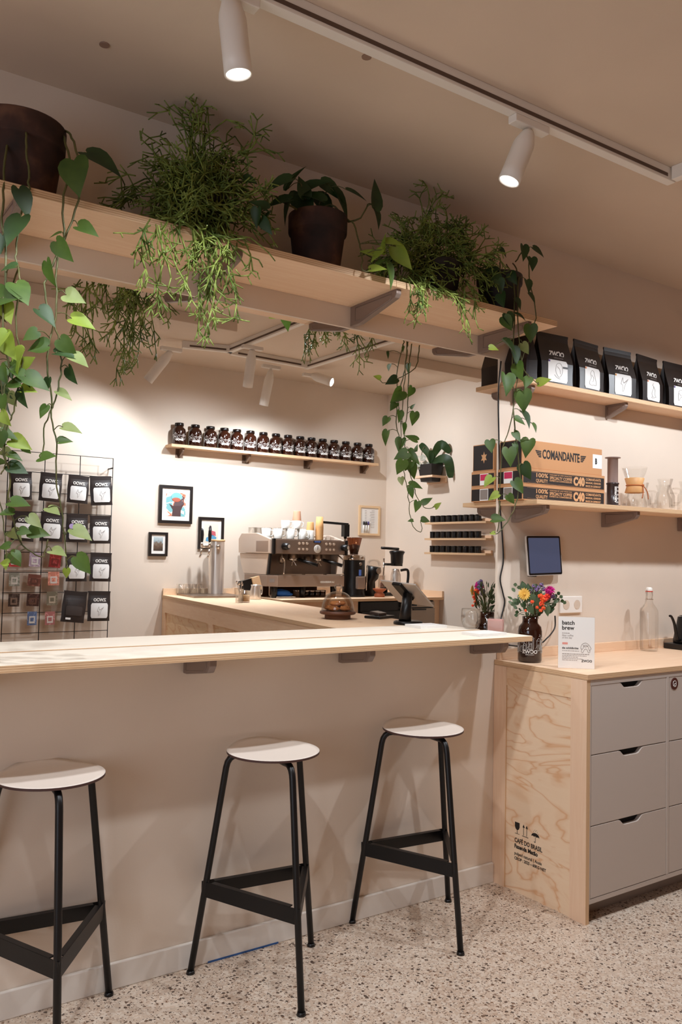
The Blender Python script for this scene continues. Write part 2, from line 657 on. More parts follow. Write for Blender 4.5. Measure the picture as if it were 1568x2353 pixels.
# shop window in the far-left wall, daylight comes through it
WY0, WY1, WZ0, WZ1 = -3.4, -1.2, 0.5, 2.3
wl = MB()
wl.box((X0 - 0.1, YF, 0), (X0, WY0, ZC)).box((X0 - 0.1, WY1, 0), (X0, YB, ZC))
wl.box((X0 - 0.1, WY0, 0), (X0, WY1, WZ0)).box((X0 - 0.1, WY0, WZ1), (X0, WY1, ZC))
struct(wl.build('wall_left', M_BACKROOM))
wf = MB()
for lo, hi in (((WY0, WZ0), (WY1, WZ0 + 0.05)), ((WY0, WZ1 - 0.05), (WY1, WZ1)), ((WY0, WZ0), (WY0 + 0.05, WZ1)),
               ((WY1 - 0.05, WZ0), (WY1, WZ1)), ((-2.32, WZ0), (-2.28, WZ1))):
    wf.box((X0 - 0.08, lo[0], lo[1]), (X0 - 0.02, hi[0], hi[1]))
struct(wf.build('window_1', M_BASE))
day = bpy.data.lights.new('daylight', 'AREA')
day.shape = 'RECTANGLE'
day.size, day.size_y = 2.2, 1.8
day.energy = DAY_W
day.color = (0.80, 0.88, 1.0)
do = bpy.data.objects.new('daylight', day)
C.objects.link(do)
do.location = (X0 - 0.12, (WY0 + WY1) / 2, (WZ0 + WZ1) / 2)
do.rotation_euler = (0, -math.pi / 2, 0)
# baseboards
struct(MB().box((X0, -0.014, 0), (-0.001, -0.0005, 0.08)).build('baseboard_front', M_BASE, bevel=0.003))


ta, tb_ = at(478, 2205, -0.0146), at(640, 2157, -0.0146)
tp_ = MB((ta.x, -0.0146, 0)).box((ta.x, -0.0152, 0.0002), (tb_.x, -0.0143, 0.0062)).build('masking_tape', mat('blue_tape', (52, 92, 150), 0.7), loc=(ta.x, -0.0146, 0))
tp_['label'] = 'strip of blue masking tape along the foot of the baseboard'
tp_['category'] = 'tape'


# ================================================================== lamps and tracks
def spot(parent, loc, aim, watts, cone, blend=0.6, rad=0.03):
    l = bpy.data.lights.new('lamp_light', 'SPOT')
    l.energy = watts
    l.color = LAMP_COL
    l.spot_size = math.radians(cone)
    l.spot_blend = blend
    l.shadow_soft_size = rad
    o = bpy.data.objects.new('lamp_light', l)
    C.objects.link(o)
    o.parent = parent
    o.location = loc
    o.rotation_euler = (-Vector(aim)).to_track_quat('Z', 'Y').to_euler()
    return o


def lamp(label, top, lens, watts, cone, blend=0.6, group=None, r=0.034, aim=None, zt=2.715):
    """A white cylinder spotlight on its track adapter. top: where the body starts, lens: centre of its lit mouth."""
    top, lens = Vector(top), Vector(lens)
    root = thing('track_spotlight', label, 'spotlight', (top.x, top.y, zt), 0, group)
    O = root.location
    d = (lens - top).normalized()
    L = (lens - top).length
    b = MB(O)
    prof = [(0.0, 0.0), (r * 0.45, 0.0), (r * 0.62, L * 0.05), (r * 0.93, L * 0.22), (r, L * 0.3), (r, L * 0.78), (r * 1.006, L * 0.785), (r * 1.006, L), (r * 0.9, L), (r * 0.88, L - 0.006)]
    b.lathe(prof, top, 36, 0, d)
    b.build('lamp_body', M_LAMP, root)
    MB(O).lathe([(0, L - 0.005), (r * 0.9, L - 0.005)], top, 36, 0, d).build('lens', M_LENS, root)
    MB(O).box((top.x - 0.075, top.y - 0.017, zt - 0.024), (top.x + 0.075, top.y + 0.017, zt)).build('track_adapter', M_LAMP, root, bevel=0.003)
    MB(O).cyl((top.x, top.y, zt - 0.02), top + d * 0.02, 0.009, n=12).build('stem', M_LAMP, root)
    spot(root, lens + d * 0.012 - O, d if aim is None else Vector(aim), watts, cone, blend)
    return root


def track(label, pts, z=2.715, w=0.034, grooves=True):
    """A square lighting track screwed to the ceiling, through the points pts (x, y)."""
    root = thing('lighting_track', label, 'lighting track', (pts[0][0], pts[0][1], z))
    O = root.location
    for (ax, ay), (bx, by) in zip(pts, pts[1:]):
        dx, dy = bx - ax, by - ay
        L = math.hypot(dx, dy)
        R = Matrix.Rotation(math.atan2(dy, dx), 3, 'Z')
        c = Vector(((ax + bx) / 2, (ay + by) / 2, 0))
        MB(O).obox(c + Vector((0, 0, (z + ZC) / 2)), (L + w, w, ZC - z - 0.0005), R).build('rail', M_LAMP, root, bevel=0.002)
        if grooves:
            g = MB(O)
            side = R @ Vector((0, 1, 0))
            for q in (-1, 1):
                g.obox(c + Vector((0, 0, z + 0.017)) + side * q * w / 2, (L - 0.06, 0.003, 0.012), R)
            g.build('groove', M_GROOVE, root)
    return root


front_track = track('white lighting track along the ceiling above the stools', [(-4.0, -0.78), (0.07, -0.78)])
far_track = track('white lighting track above the drawer cabinet', [(0.07, -0.82), (0.07, -2.4)])
CONE = 138
l1 = lamp('upright white cylinder spotlight above the large pot, lit', (-1.688, -0.78, 2.70), at(548, 172, -0.785), 36, CONE, 0.25, aim=(0, 0, -1))
l2 = lamp('tilted white cylinder spotlight under the bent track joint, lit', (-0.650, -0.78, 2.685), at(1170, 417, -0.75), 36, CONE, 0.25, aim=(-0.05, 0, -1))
l3 = lamp('white cylinder spotlight on the track left of the upright one', (-2.75, -0.78, 2.70), (-2.75, -0.75, 2.51), 34, CONE, 0.25)
near_track = track('white lighting track across the ceiling over the guests', [(-3.6, -1.02), (-1.9, -1.02)])
l6 = lamp('white cylinder spotlight on the guest-side track', (-2.05, -1.02, 2.70), (-2.05, -1.02, 2.47), 58, CONE, 0.2)
l4 = lamp('white cylinder spotlight on the cross track by the coffee bags', (0.07, -1.05, 2.70), (0.15, -1.02, 2.475), 62, 128, 0.3, aim=(0.15, 0.25, -1))
l5 = lamp('white cylinder spotlight over the drawer cabinet', (1.35, -1.0, 2.70), (1.33, -0.98, 2.475), 66, 142, 0.4, aim=(-0.1, 0.3, -1))
behind(front_track, 'mirror image of the white lighting track along the ceiling, behind the header')
behind(l2, 'mirror image of the tilted white spotlight, behind the header')
# tracks and lamps of the barista side, placed as the mirror shows them
track('white track running from the header towards the taps', [(0.02, 0.86), (0.0, 2.58), (-0.30, 2.66)])
track('white track over the espresso machine along the back wall', [(0.05, 2.63), (0.64, 2.655)])
track('white track over the grinders, running from the header', [(0.685, 2.67), (0.70, 1.55)])
b1 = lamp('tilted grey-shaded spotlight nearest the wire rack', (-0.38, 2.70, 2.69), (-0.50, 2.80, 2.49), 48, 150, 0.9, aim=(-0.45, 0.35, -1))
b2 = lamp('upright white spotlight where the back tracks meet', (0.03, 2.31, 2.69), (0.055, 2.41, 2.46), 84, 150, 0.9, aim=(0.0, 0.5, -1))
b3 = lamp('upright white spotlight over the espresso machine', (0.415, 2.74, 2.68), (0.405, 2.82, 2.43), 66, 150, 0.9, aim=(0.25, 0.3, -1))
b4 = lamp('level white spotlight with a glowing mouth by the back ceiling edge', at(716, 862, 2.80), at(763, 878, 2.66), 66, 150, 0.9, aim=(0.6, -0.1, -0.9))


def duct(label, lo, hi):
    r = thing('ceiling_duct', label, 'duct', ((lo[0] + hi[0]) / 2, (lo[1] + hi[1]) / 2, lo[2]))
    MB(r.location).box(lo, hi).build('casing', M_CEIL, r, bevel=0.004)
    s = MB(r.location)
    s.cyl((lo[0] + 0.25, lo[1] + 0.05, lo[2] - 0.002), (lo[0] + 0.25, lo[1] + 0.05, lo[2] + 0.001), 0.008, n=12)
    s.build('screw_head', M_GROOVE, r)
    return r


duct('flat grey-white duct under the ceiling above the wire rack', (-2.4, 2.0, 2.70), (-0.24, 2.26, ZC))
duct('white boxed duct under the ceiling above the tins', (0.74, 2.02, 2.69), (1.90, 2.14, ZC))
for k, (x, y) in enumerate(((240, 102), (843, 130))):
    p = atz(x, y, ZC)
    o = MB(p).cyl(p - Vector((0, 0, 0.003)), p, 0.014, n=20).build('ceiling_plug', mat('grey_plug_%d' % k, (150, 122, 106), 0.6), loc=p)
    tag(o, ('small grey ceiling plug in the dark corner above the large pot', 'small grey ceiling plug between the track and the plant shelf')[k], 'plug')


# ================================================================== bar, shelves
def bracket(root, x, ztop, depth, h, hf, cut=0.4, w=0.022, sgn=-1, name='bracket', m=None):
    """Pressed steel shelf bracket on the wall y = 0; h its height at the wall, hf at the front."""
    O = root.location
    b = MB(O)
    y = lambda t: sgn * t
    poly = [(0.001, 0), (depth, 0), (depth, -hf * 0.55), (depth - hf * 0.35, -hf), (depth * cut, -h), (0.001, -h)]
    P = [(y(a), c) for a, c in poly]
    b.prism(P, (x - w / 2, 0, ztop), (0, 1, 0), (0, 0, 1), (w, 0, 0))
    o = b.build(name, m or M_STEELBR, root, bevel=0.003)
    cx = sum(p[0] for p in P) / len(P)
    cz = sum(p[1] for p in P) / len(P)
    for s in (-1, 1):
        r = MB(O)
        q = [Vector((x + s * w / 2, cx + (a - cx) * 0.78, ztop + cz + (c - cz) * 0.66)) for a, c in P]
        r.tube(q + [q[0]], 0.0022, 6)
        r.build('pressed_rib', m or M_STEELBR, o)
    return o


def shelf(label, x0, x1, depth, z0, z1, brs, dims, joint=None, sgn=-1, cat='shelf', name='wall_shelf', face=M_PLY):
    root = thing(name, label, cat, ((x0 + x1) / 2, 0, z0))
    xs = [x0] + ([joint] if joint else []) + [x1]
    for k, (a, b) in enumerate(zip(xs, xs[1:])):
        ya, yb = sorted((0 if sgn > 0 else -0.0005, sgn * depth))
        MB(root.location).box((a, ya, z0), (b - (0.001 if b != x1 else 0), yb, z1), 0, 2).build('board', [face, M_EZ], root, bevel=0.0012)
    for x in brs:
        bracket(root, x, z0, *dims, sgn=sgn)
    return root


plant_shelf = shelf('long plywood plant shelf high above the bar', -3.4, 0.033, 0.30, 2.287, 2.31, (-2.045, -1.392, -0.767, -0.109),
                    (0.285, 0.076, 0.03, 0.22), joint=-0.79)
behind(plant_shelf, 'mirror image of the plywood plant shelf, under the header')


def bar_half(label, sgn):
    root = thing('bar_counter', label, 'counter', (-1.7, 0, 1.0255))
    ya, yb = (-0.27, -0.004) if sgn < 0 else (0.026, 0.292)
    MB(root.location).box((-3.3, ya, 1.0255), (-0.06, yb, 1.0465), 0, 2).build('worktop', [M_PLYBAR, M_EZ], root, bevel=0.0012)
    if sgn < 0:
        for x in (-0.13, -0.787, -1.402, -2.06):
            bracket(root, x, 1.0252, 0.198, 0.073, 0.050, 0.12, w=0.026)
    return root


struct(MB().box((-3.3, -0.0035, 1.0255), (-0.06, 0.0255, 1.0445)).build('trim_1', mat('seam_strip', (176, 140, 108), 0.6)))
bar_half('pale plywood bar top ledge on the side of the stools', -1)
bar_half('mirror image of the pale plywood bar top, beyond the seam', 1)  # far half added as the bar's reflection

up_shelf = shelf('upper plywood wall shelf holding black coffee bags', 0.0165, 2.3, 0.14, 2.086, 2.105, (0.098, 0.724, 1.35), (0.115, 0.064, 0.03, 0.15))
low_shelf = shelf('lower plywood wall shelf holding boxes and glassware', 0.0165, 2.3, 0.215, 1.573, 1.592, (0.100, 0.700, 1.30), (0.20, 0.070, 0.034, 0.15))
behind(up_shelf, 'mirror image of the upper plywood shelf, beyond the wall edge')
behind(low_shelf, 'mirror image of the lower plywood shelf, beyond the wall edge')


# ================================================================== stools
def make_stool():
    root = thing('bar_stool', '', 'stool', (0, 0, 0))
    # seat: round laminate shell, its rear segment rolled up
    n, R, zs = 56, 0.150, 0.716
    rings = [0.0, 0.35, 0.7, 0.9, 1.0]

    def P(r, k, dz):
        a = 2 * math.pi * k / n
        x, y = R * r * math.cos(a), R * r * math.sin(a)
        z = zs + dz
        if y > 0.105:
            t = (y - 0.105)
            y = 0.105 + t * 0.9
            z += t * 0.28
        z -= 0.006 * (1 - r * r)
        return (x, y, z)
    s = MB()
    for dz in (0.0, -0.007):
        v = [P(r, k, dz) for r in rings for k in range(n)]
        f = [(i * n + k, i * n + (k + 1) % n, (i + 1) * n + (k + 1) % n, (i + 1) * n + k) for i in range(len(rings) - 1) for k in range(n)]
        s.add(v, f, 0 if dz == 0 else 1, True)
    v = [P(1.0, k, 0) for k in range(n)] + [P(1.0, k, -0.007) for k in range(n)]
    s.add(v, [(k, (k + 1) % n, n + (k + 1) % n, n + k) for k in range(n)], 1)
    s.build('seat', [M_SEAT, mat('seat_edge', (70, 44, 38), 0.6)], root)
    MB().cyl((0, 0, zs - 0.03), (0, 0, zs - 0.0135), 0.05, n=24).build('seat_mount', M_BLACK, root)
    feet = []
    for k in range(3):
        a = math.radians(-96 + 120 * k)
        u = Vector((math.cos(a), math.sin(a), 0))
        foot, hi = u * 0.249, u * 0.152 + Vector((0, 0, 0.655))
        d = (hi - foot).normalized()
        pts = [foot + Vector((0, 0, 0.006)), foot + (hi - foot) * 0.5, hi]
        c = u * 0.142 + Vector((0, 0, zs - 0.022))
        for t in (0.2, 0.4, 0.6, 0.8, 1.0):
            p0, p1, p2 = hi, hi + d * 0.05, u * 0.095 + Vector((0, 0, zs - 0.021))
            pts.append(p0 * (1 - t) ** 2 + p1 * 2 * t * (1 - t) + p2 * t * t)
        pts.append(u * 0.03 + Vector((0, 0, zs - 0.0215)))
        leg = MB().tube(pts, 0.0105, 14).build('leg', M_BLACK, root)
        MB().cyl(foot, foot + Vector((0, 0, 0.010)), 0.0145, 0.012, 16).build('foot_pad', M_BLACKP, leg)
        feet.append((foot, hi))
    for k in range(3):
        p = [f + (h - f) * (0.268 / 0.655) for f, h in (feet[k], feet[(k + 1) % 3])]
        p = [q + Vector((q.x, q.y, 0)).normalized() * 0.011 for q in p]
        d = (p[1] - p[0])
        L = d.length
        d.normalize()
        out = d.cross(Vector((0, 0, 1)))
        c = (p[0] + p[1]) / 2
        R3 = Matrix((d, out, (0, 0, 1))).transposed()
        b = MB()
        b.obox(c, (L, 0.003, 0.047), R3)
        b.obox(c - out * 0.009 + Vector((0, 0, 0.0225)), (L - 0.075, 0.018, 0.003), R3)
        b.build('footrest_bar', M_BLACK, root)
    return root


stool = make_stool()
G = 'bar stools at the plywood bar'
stool.location = (-1.176, -0.191, 0)
stool['label'] = 'round white bar stool in the middle of the row'
stool['group'] = G
dup(stool, (-0.521, -0.161, 0), 'round white bar stool nearest the plywood cabinet', group=G)
dup(stool, (-1.868, -0.136, 0), 'round white bar stool cut off by the frame edge, below the hanging vines', group=G)

# ================================================================== drawer cabinet
CX1, CD = 2.3, 0.487
cab = thing('drawer_cabinet', 'greige drawer cabinet with a plywood crate side', 'cabinet', (1.0, -0.25, 0))
O = cab.location
MB(O).box((0.02, -CD + 0.019, 0.07), (CX1, -0.001, 0.897)).build('carcass', M_DARK, cab)  # solid block painted near-black for the shade behind the drawer cutouts
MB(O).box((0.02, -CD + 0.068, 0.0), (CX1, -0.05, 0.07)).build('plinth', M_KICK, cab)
sp = MB(O)
sp.box((0.0, -0.072, 0), (0.02, -0.001, 0.898), 0, 0, 2)
sp.box((0.0, -CD, 0), (0.02, -0.411, 0.898), 0, 0, 2)
side = sp.build('side_stile', [M_PLYV, M_PLYV, M_EX], cab)
side2 = MB(O).box((0.0005, -0.411, 0.822), (0.0195, -0.072, 0.898)).build('side_rail', ply_mat('rail_plywood', (238, 208, 172), PLY_D, 1, 0.5, True, 0.4), cab)
panel = MB(O).box((0.006, -0.413, 0), (0.0195, -0.07, 0.824)).build('crate_panel', M_PLYR, cab)
# stencilled print of the crate panel
ux, uy = Vector((0, -1, 0)), Vector((0, 0, 1))
PX = 0.0055


def stencil(body, y, z, w, h, bold=0.0):
    text(body, 0.02, M_INK, panel, plane_m(Vector((PX, y, z)) - O, ux, uy), 'LEFT', 1.0, 'stencil_print', bold=bold, fit=(0, w, 0, h))


stencil('CAF\u00c9 DO BRASIL', -0.123, 0.197, 0.147, 0.023, 0.0004)
stencil('Fazenda Mat\u00e3o', -0.123, 0.1735, 0.124, 0.017, 0.0007)
stencil('pulped natural | Acaia', -0.123, 0.143, 0.145, 0.0165, 0.0002)
stencil('CROP : 2025 \u2013 60KG NET', -0.123, 0.1275, 0.167, 0.0125, 0.0004)
ic = MB(O)


def pr(poly, y, z, s):
    ic.prism([(a * s, b * s) for a, b in poly], (PX - 0.0003, y, z), ux, uy, (0.0004, 0, 0))


pr([(0, 1.0), (0.55, 1.0), (0.55, 0.62), (0.46, 0.42), (0.32, 0.34), (0.23, 0.34), (0.09, 0.42), (0, 0.62)], -0.124, 0.232, 0.046)
pr([(0.25, 0.34), (0.30, 0.34), (0.30, 0.0), (0.25, 0.0)], -0.124, 0.232, 0.046)
pr([(0.0, 0.03), (0.55, 0.03), (0.55, 0.0), (0.0, 0.0)], -0.124, 0.232, 0.046)
for dx in (0.10, 0.48):
    pr([(dx, 0.08), (dx + 0.05, 0.08), (dx + 0.05, 0.8), (dx, 0.8)], -0.166, 0.232, 0.044)
    pr([(dx - 0.11, 0.78), (dx + 0.16, 0.78), (dx + 0.025, 1.06)], -0.166, 0.232, 0.044)
pr([(-0.06, 0.03), (0.70, 0.03), (0.70, -0.02), (-0.06, -0.02)], -0.166, 0.232, 0.044)
um = [(0.5 + 0.5 * math.cos(math.pi * (1 - k / 12)), 0.5 + 0.36 * math.sin(math.pi * k / 12)) for k in range(13)]
um += [(0.83, 0.56), (0.67, 0.5), (0.5, 0.56), (0.33, 0.5), (0.17, 0.56)]
pr(um, -0.213, 0.226, 0.042)
pr([(0.48, 0.5), (0.53, 0.5), (0.53, 0.0), (0.48, 0.0)], -0.213, 0.226, 0.042)
pr([(0.32, 0.08), (0.37, 0.08), (0.40, 0.03), (0.48, 0.03), (0.53, 0.06), (0.53, 0.0), (0.47, -0.03), (0.38, -0.03)], -0.213, 0.226, 0.042)
for a, b in ((0.25, 1.0), (0.5, 1.05), (0.72, 1.0), (0.4, 1.14), (0.62, 1.16), (0.88, 0.9)):
    pr([(a, b), (a + 0.04, b), (a + 0.04, b - 0.06), (a, b - 0.06)], -0.213, 0.226, 0.042)
ic.build('stencil_icons', M_INK, panel)
# face frame and drawers
ff = MB(O)
cols = [(0.027, 0.492), (0.511, 0.976), (0.995, 1.46), (1.479, 1.944)]
ff.box((0.02, -CD, 0.879), (CX1, -CD + 0.018, 0.898))
ff.box((0.02, -CD, 0.07), (CX1, -CD + 0.018, 0.088))
ff.box((0.02, -CD, 0.088), (0.0262, -CD + 0.018, 0.879))
for (a0, a1), (b0, b1) in zip(cols, cols[1:]):
    ff.box((a1 + 0.001, -CD, 0.088), (b0 - 0.001, -CD + 0.018, 0.879))
ff.box((1.945, -CD, 0.088), (CX1, -CD + 0.018, 0.879))
ff.build('face_frame', M_CAB, cab, bevel=0.0015)
for a, b in cols:
    for z0, z1 in ((0.0895, 0.3525), (0.3555, 0.6155), (0.6185, 0.8775)):
        x0, x1 = a + 0.0015, b - 0.0005
        k = 0.36 * (x1 - x0)
        cut = [(x0, z0), (x1, z0), (x1, z1), (a + 0.316, z1), (a + 0.306, z1 - 0.003), (a + 0.287, z1 - 0.019), (a + 0.277, z1 - 0.022), (a + 0.203, z1 - 0.022), (a + 0.193, z1 - 0.019), (a + 0.174, z1 - 0.003), (a + 0.164, z1), (x0, z1)]
        MB(O).prism(cut, (0, -CD + 0.001, 0), (1, 0, 0), (0, 0, 1), (0, 0.018, 0)).build('drawer_front', M_CAB, cab, bevel=0.0015)
wt = thing('worktop', 'plywood worktop over the greige drawer cabinet', 'worktop', (1.0, -0.25, 0.899))
MB(wt.location).box((0.0, -0.491, 0.899), (CX1, -0.0005, 0.92), 0, 2).build('slab', [M_PLY, M_EZ], wt, bevel=0.0012)
MB(wt.location).box((0.013, -0.02, 0.9203), (CX1, -0.0008, 0.962), 0).build('backsplash', M_PLY, wt, bevel=0.001)
bd = thing('round_badge', 'round brown sticker with a cup drawing on the drawer edge', 'sticker', (0.546, -CD - 0.0006, 0.848))
O2 = bd.location
MB(O2).cyl(O2, O2 + Vector((0, 0.0014, 0)), 0.0245, n=32).build('disc', mat('brown_badge', (84, 40, 32), 0.5), bd)
q = MB(O2)
q.tube([O2 + Vector((0.011 * math.cos(t), -0.0006, 0.010 * math.sin(t) + 0.002)) for t in [k * 0.5 for k in range(-1, 11)]], 0.0011, 5)
q.tube([O2 + Vector((x, -0.0006, z)) for x, z in ((-0.010, -0.004), (-0.004, -0.012), (0.006, -0.012), (0.011, -0.003), (0.003, 0.002), (-0.003, -0.004))], 0.0011, 5)
q.build('drawing', M_WHITEINK, bd)

# ================================================================== plants
def leaf(mb, base, d, n, L, W=None, m=0, heart=True, fold=0.18, droop=0.25):
    """One leaf blade from its base along d, upper face towards n."""
    d = Vector(d).normalized()
    n = Vector(n)
    n = (n - d * n.dot(d)).normalized()
    s = d.cross(n)
    W = (L * 0.42 if heart else L * 0.27) if W is None else W
    if heart:
        out = [(0.0, 0.0), (-0.10, 0.22), (-0.13, 0.5), (-0.05, 0.82), (0.12, 1.0), (0.32, 0.96), (0.52, 0.74), (0.72, 0.44), (0.88, 0.18), (1.0, 0.0)]
        mid = [0.0, 0.0, 0.01, 0.04, 0.14, 0.32, 0.52, 0.72, 0.88, 1.0]
    else:
        out = [(0.0, 0.0), (0.06, 0.3), (0.16, 0.66), (0.3, 0.93), (0.45, 1.0), (0.6, 0.92), (0.74, 0.72), (0.86, 0.42), (0.94, 0.18), (1.0, 0.0)]
        mid = [o[0] for o in out]
    base = Vector(base)

    def P(t, w):
        return base + d * (t * L) + s * (w * W) + n * (abs(w) * W * fold * 1.6 - droop * L * t * t)
    k = len(out)
    v = [P(t, 0) for t in mid] + [P(t, w) for t, w in out] + [P(t, -w) for t, w in out]
    f = []
    for i in range(k - 1):
        f.append((i, i + 1, k + i + 1, k + i))
        f.append((i + 1, i, 2 * k + i, 2 * k + i + 1))
    mb.add(v, f, m, True)


def img_dir(deg, depth=0.0):
    """A direction in space that runs at deg across the picture (0 right, 90 down)."""
    a = math.radians(deg)
    return (RIGHT * math.cos(a) - UP * math.sin(a) + FWD * depth).normalized()


def smooth_path(pts, k=3):
    out = []
    n = len(pts)
    for i in range(n - 1):
        p0, p1, p2, p3 = pts[max(i - 1, 0)], pts[i], pts[i + 1], pts[min(i + 2, n - 1)]
        for j in range(k):
            t = j / k
            out.append(0.5 * ((2 * p1) + (p2 - p0) * t + (2 * p0 - 5 * p1 + 4 * p2 - p3) * t * t + (3 * p1 - p0 - 3 * p2 + p3) * t ** 3))
    out.append(pts[-1])
    return out


def vines(root, paths, leaves, Y, rnd, tones, r=0.0032, cam_lean=0.55, wide=0.41):
    """Hanging vines through the given points with their leaves; leaf: (x, y, size, heading, tone)."""
    O = root.location
    st, lf = MB(O), MB(O)
    nodes = []
    for k, (path, yv) in enumerate(paths):
        pts = [at(x, y, (yv[i] if isinstance(yv, (list, tuple)) else yv)) for i, (x, y) in enumerate(path)]
        sp = smooth_path(pts, 4)
        for i, p in enumerate(sp):
            sp[i] = p + Vector((rnd.uniform(-1, 1), rnd.uniform(-1, 1), 0)) * 0.0025
        n = len(sp)
        st.tube(sp, [r * (1.05 - 0.5 * i / n) for i in range(n)], 7)
        nodes += sp
    npx = []
    for q in nodes:
        dq = q - CAM
        npx.append((784 + FPX * dq.dot(RIGHT) / dq.dot(FWD), 1176.5 - FPX * dq.dot(UP) / dq.dot(FWD), q.y))
    for (x, y, size, deg, tone) in leaves:
        yn = min(npx, key=lambda t: (t[0] - x) ** 2 + (t[1] - y) ** 2)[2]
        c = at(x, y, yn + rnd.uniform(-0.035, -0.004))
        scale = (c - CAM).dot(FWD) / FPX
        L = size * scale * 1.12
        d = img_dir(deg + rnd.uniform(-8, 8), rnd.uniform(-0.45, 0.25))
        n = (-FWD * cam_lean + UP * rnd.uniform(0.15, 0.7) + RIGHT * rnd.uniform(-0.75, 0.75)).normalized()
        b = c - d * L * 0.45
        near = min(nodes, key=lambda q: (q - b).length + (0.25 if q.z < b.z - 0.02 else 0) * 0.3)
        if (near - b).length < 0.16:
            midp = (near + b) / 2 + Vector((0, 0, 0.008))
            st.tube(smooth_path([near, midp, b], 3), 0.0014, 5)
        leaf(lf, b, d, n, L, L * wide, m=tone, droop=rnd.uniform(0.05, 0.3), fold=rnd.uniform(0.05, 0.35))
    st.build('vine', M_STEM, root)
    lf.build('leaves', tones, root)


TONES = [M_LEAF, M_LEAFD, M_LEAFL, M_LEAFP]  # leaf light and shade partly put into these tones; lime is new growth too


def pot(root, c, r0, r1, h, m=M_TERRA, rim=0.045, soil=True):
    O = root.location
    p = MB(O)
    rr = r1 * 1.06
    t = 0.012
    p.lathe([(0, 0), (r0 * 0.96, 0), (r0, 0.006), (r1 * 0.985, h - rim), (rr * 0.985, h - rim + 0.002), (rr, h - rim + 0.008), (rr * 1.01, h - 0.004), (rr, h), (rr - t, h), (rr - t - 0.004, h - 0.03), (r0 * 0.7, 0.03)], c, 40)
    o = p.build('pot', m, root)
    if soil:
        MB(O).lathe([(0, h - 0.022), (rr - t - 0.001, h - 0.026)], c, 32).build('soil', M_SOIL, root)
    return o


PZ = 2.3105
rnd = random.Random(5)
# --- big pot with heart-leaf vines
pl1 = thing('potted_vine', 'big dark terracotta pot with long heart-leaved vines hanging past the bar', 'plant', (-2.025, -0.155, PZ))
pot(pl1, pl1.location, 0.098, 0.118, 0.222, rim=0.07)
L1 = [(54, 466, 62, 80, 1), (31, 526, 74, 112, 1), (172, 403, 82, 72, 0), (237, 367, 82, 30, 1), (201, 528, 46, 20, 0), (127, 540, 26, 160, 0), (147, 577, 52, 48, 0),
      (112, 628, 54, 80, 0), (172, 685, 45, 25, 3), (107, 728, 48, 35, 1), (190, 739, 50, 8, 2), (49, 672, 60, 60, 0), (15, 683, 64, 0, 0), (17, 719, 46, 70, 2),
      (88, 799, 46, 165, 0), (155, 797, 44, 40, 0), (151, 813, 46, 3, 1), (181, 829, 46, 25, 3), (22, 797, 58, 60, 2), (43, 827, 58, 110, 2), (63, 830, 32, 330, 2),
      (84, 876, 54, 30, 0), (111, 882, 26, 90, 1), (165, 863, 40, 70, 1), (52, 867, 44, 30, 0), (28, 882, 40, 180, 0), (64, 895, 36, 10, 2), (52, 915, 40, 70, 1),
      (148, 906, 34, 20, 3), (99, 945, 30, 110, 0), (165, 985, 40, 15, 3), (4, 927, 36, 90, 0), (11, 962, 34, 60, 2), (19, 614, 34, 180, 1), (150, 1014, 28, 350, 0),
      (108, 1049, 40, 0, 0), (48, 1020, 44, 20, 2), (19, 1001, 38, 20, 0), (61, 1030, 30, 50, 0), (35, 1050, 28, 20, 0), (41, 1077, 42, 15, 1), (45, 1157, 44, 10, 0),
      (14, 1178, 30, 180, 0), (123, 1173, 34, 15, 3), (80, 1199, 34, 40, 3), (89, 1224, 40, 0, 0), (57, 1221, 28, 10, 0), (188, 1227, 46, 20, 3), (10, 1256, 26, 180, 0),
      (134, 1269, 38, 10, 3), (191, 1298, 46, 55, 0), (153, 1317, 20, 90, 2), (41, 1278, 26, 40, 0), (10, 1294, 22, 180, 2), (3, 560, 40, 100, 1), (6, 860, 40, 80, 0),
      (2, 1010, 36, 100, 0), (25, 850, 40, 70, 0), (70, 770, 34, 140, 0), (5, 780, 40, 120, 2)]
ov = -0.335
V1 = [([(60, 268), (58, 300), (62, 350), (66, 410), (66, 440), (50, 480), (40, 560), (36, 600), (48, 650), (36, 750), (52, 830), (40, 900), (32, 945), (15, 985), (12, 1060), (4, 1090)],
       [-0.16, -0.27, -0.29, -0.30, -0.31] + [ov] * 11),
      ([(138, 298), (158, 305), (172, 335), (186, 395), (180, 460), (150, 550), (134, 572), (130, 620), (128, 720), (120, 760), (108, 840), (118, 900), (120, 960), (130, 1020), (128, 1100), (140, 1170), (150, 1250), (155, 1318)],
       [-0.16, -0.24, -0.28, -0.31, -0.325] + [ov] * 13),
      ([(135, 300), (150, 325), (160, 380), (143, 470), (146, 545), (120, 610), (104, 650), (108, 700), (125, 745), (138, 800), (140, 860), (125, 920), (115, 950), (102, 985), (98, 1050)],
       [-0.16, -0.26, -0.30, -0.32, -0.33] + [ov] * 10),
      ([(30, 268), (14, 350), (8, 440), (6, 520), (16, 600), (5, 720), (10, 790), (20, 850), (10, 900), (14, 960), (5, 1030), (25, 1090), (20, 1150), (45, 1240), (75, 1270), (100, 1278), (110, 1240)],
       [-0.16, -0.27, -0.30, -0.32] + [ov] * 13)]
vines(pl1, V1, L1, ov, rnd, TONES)


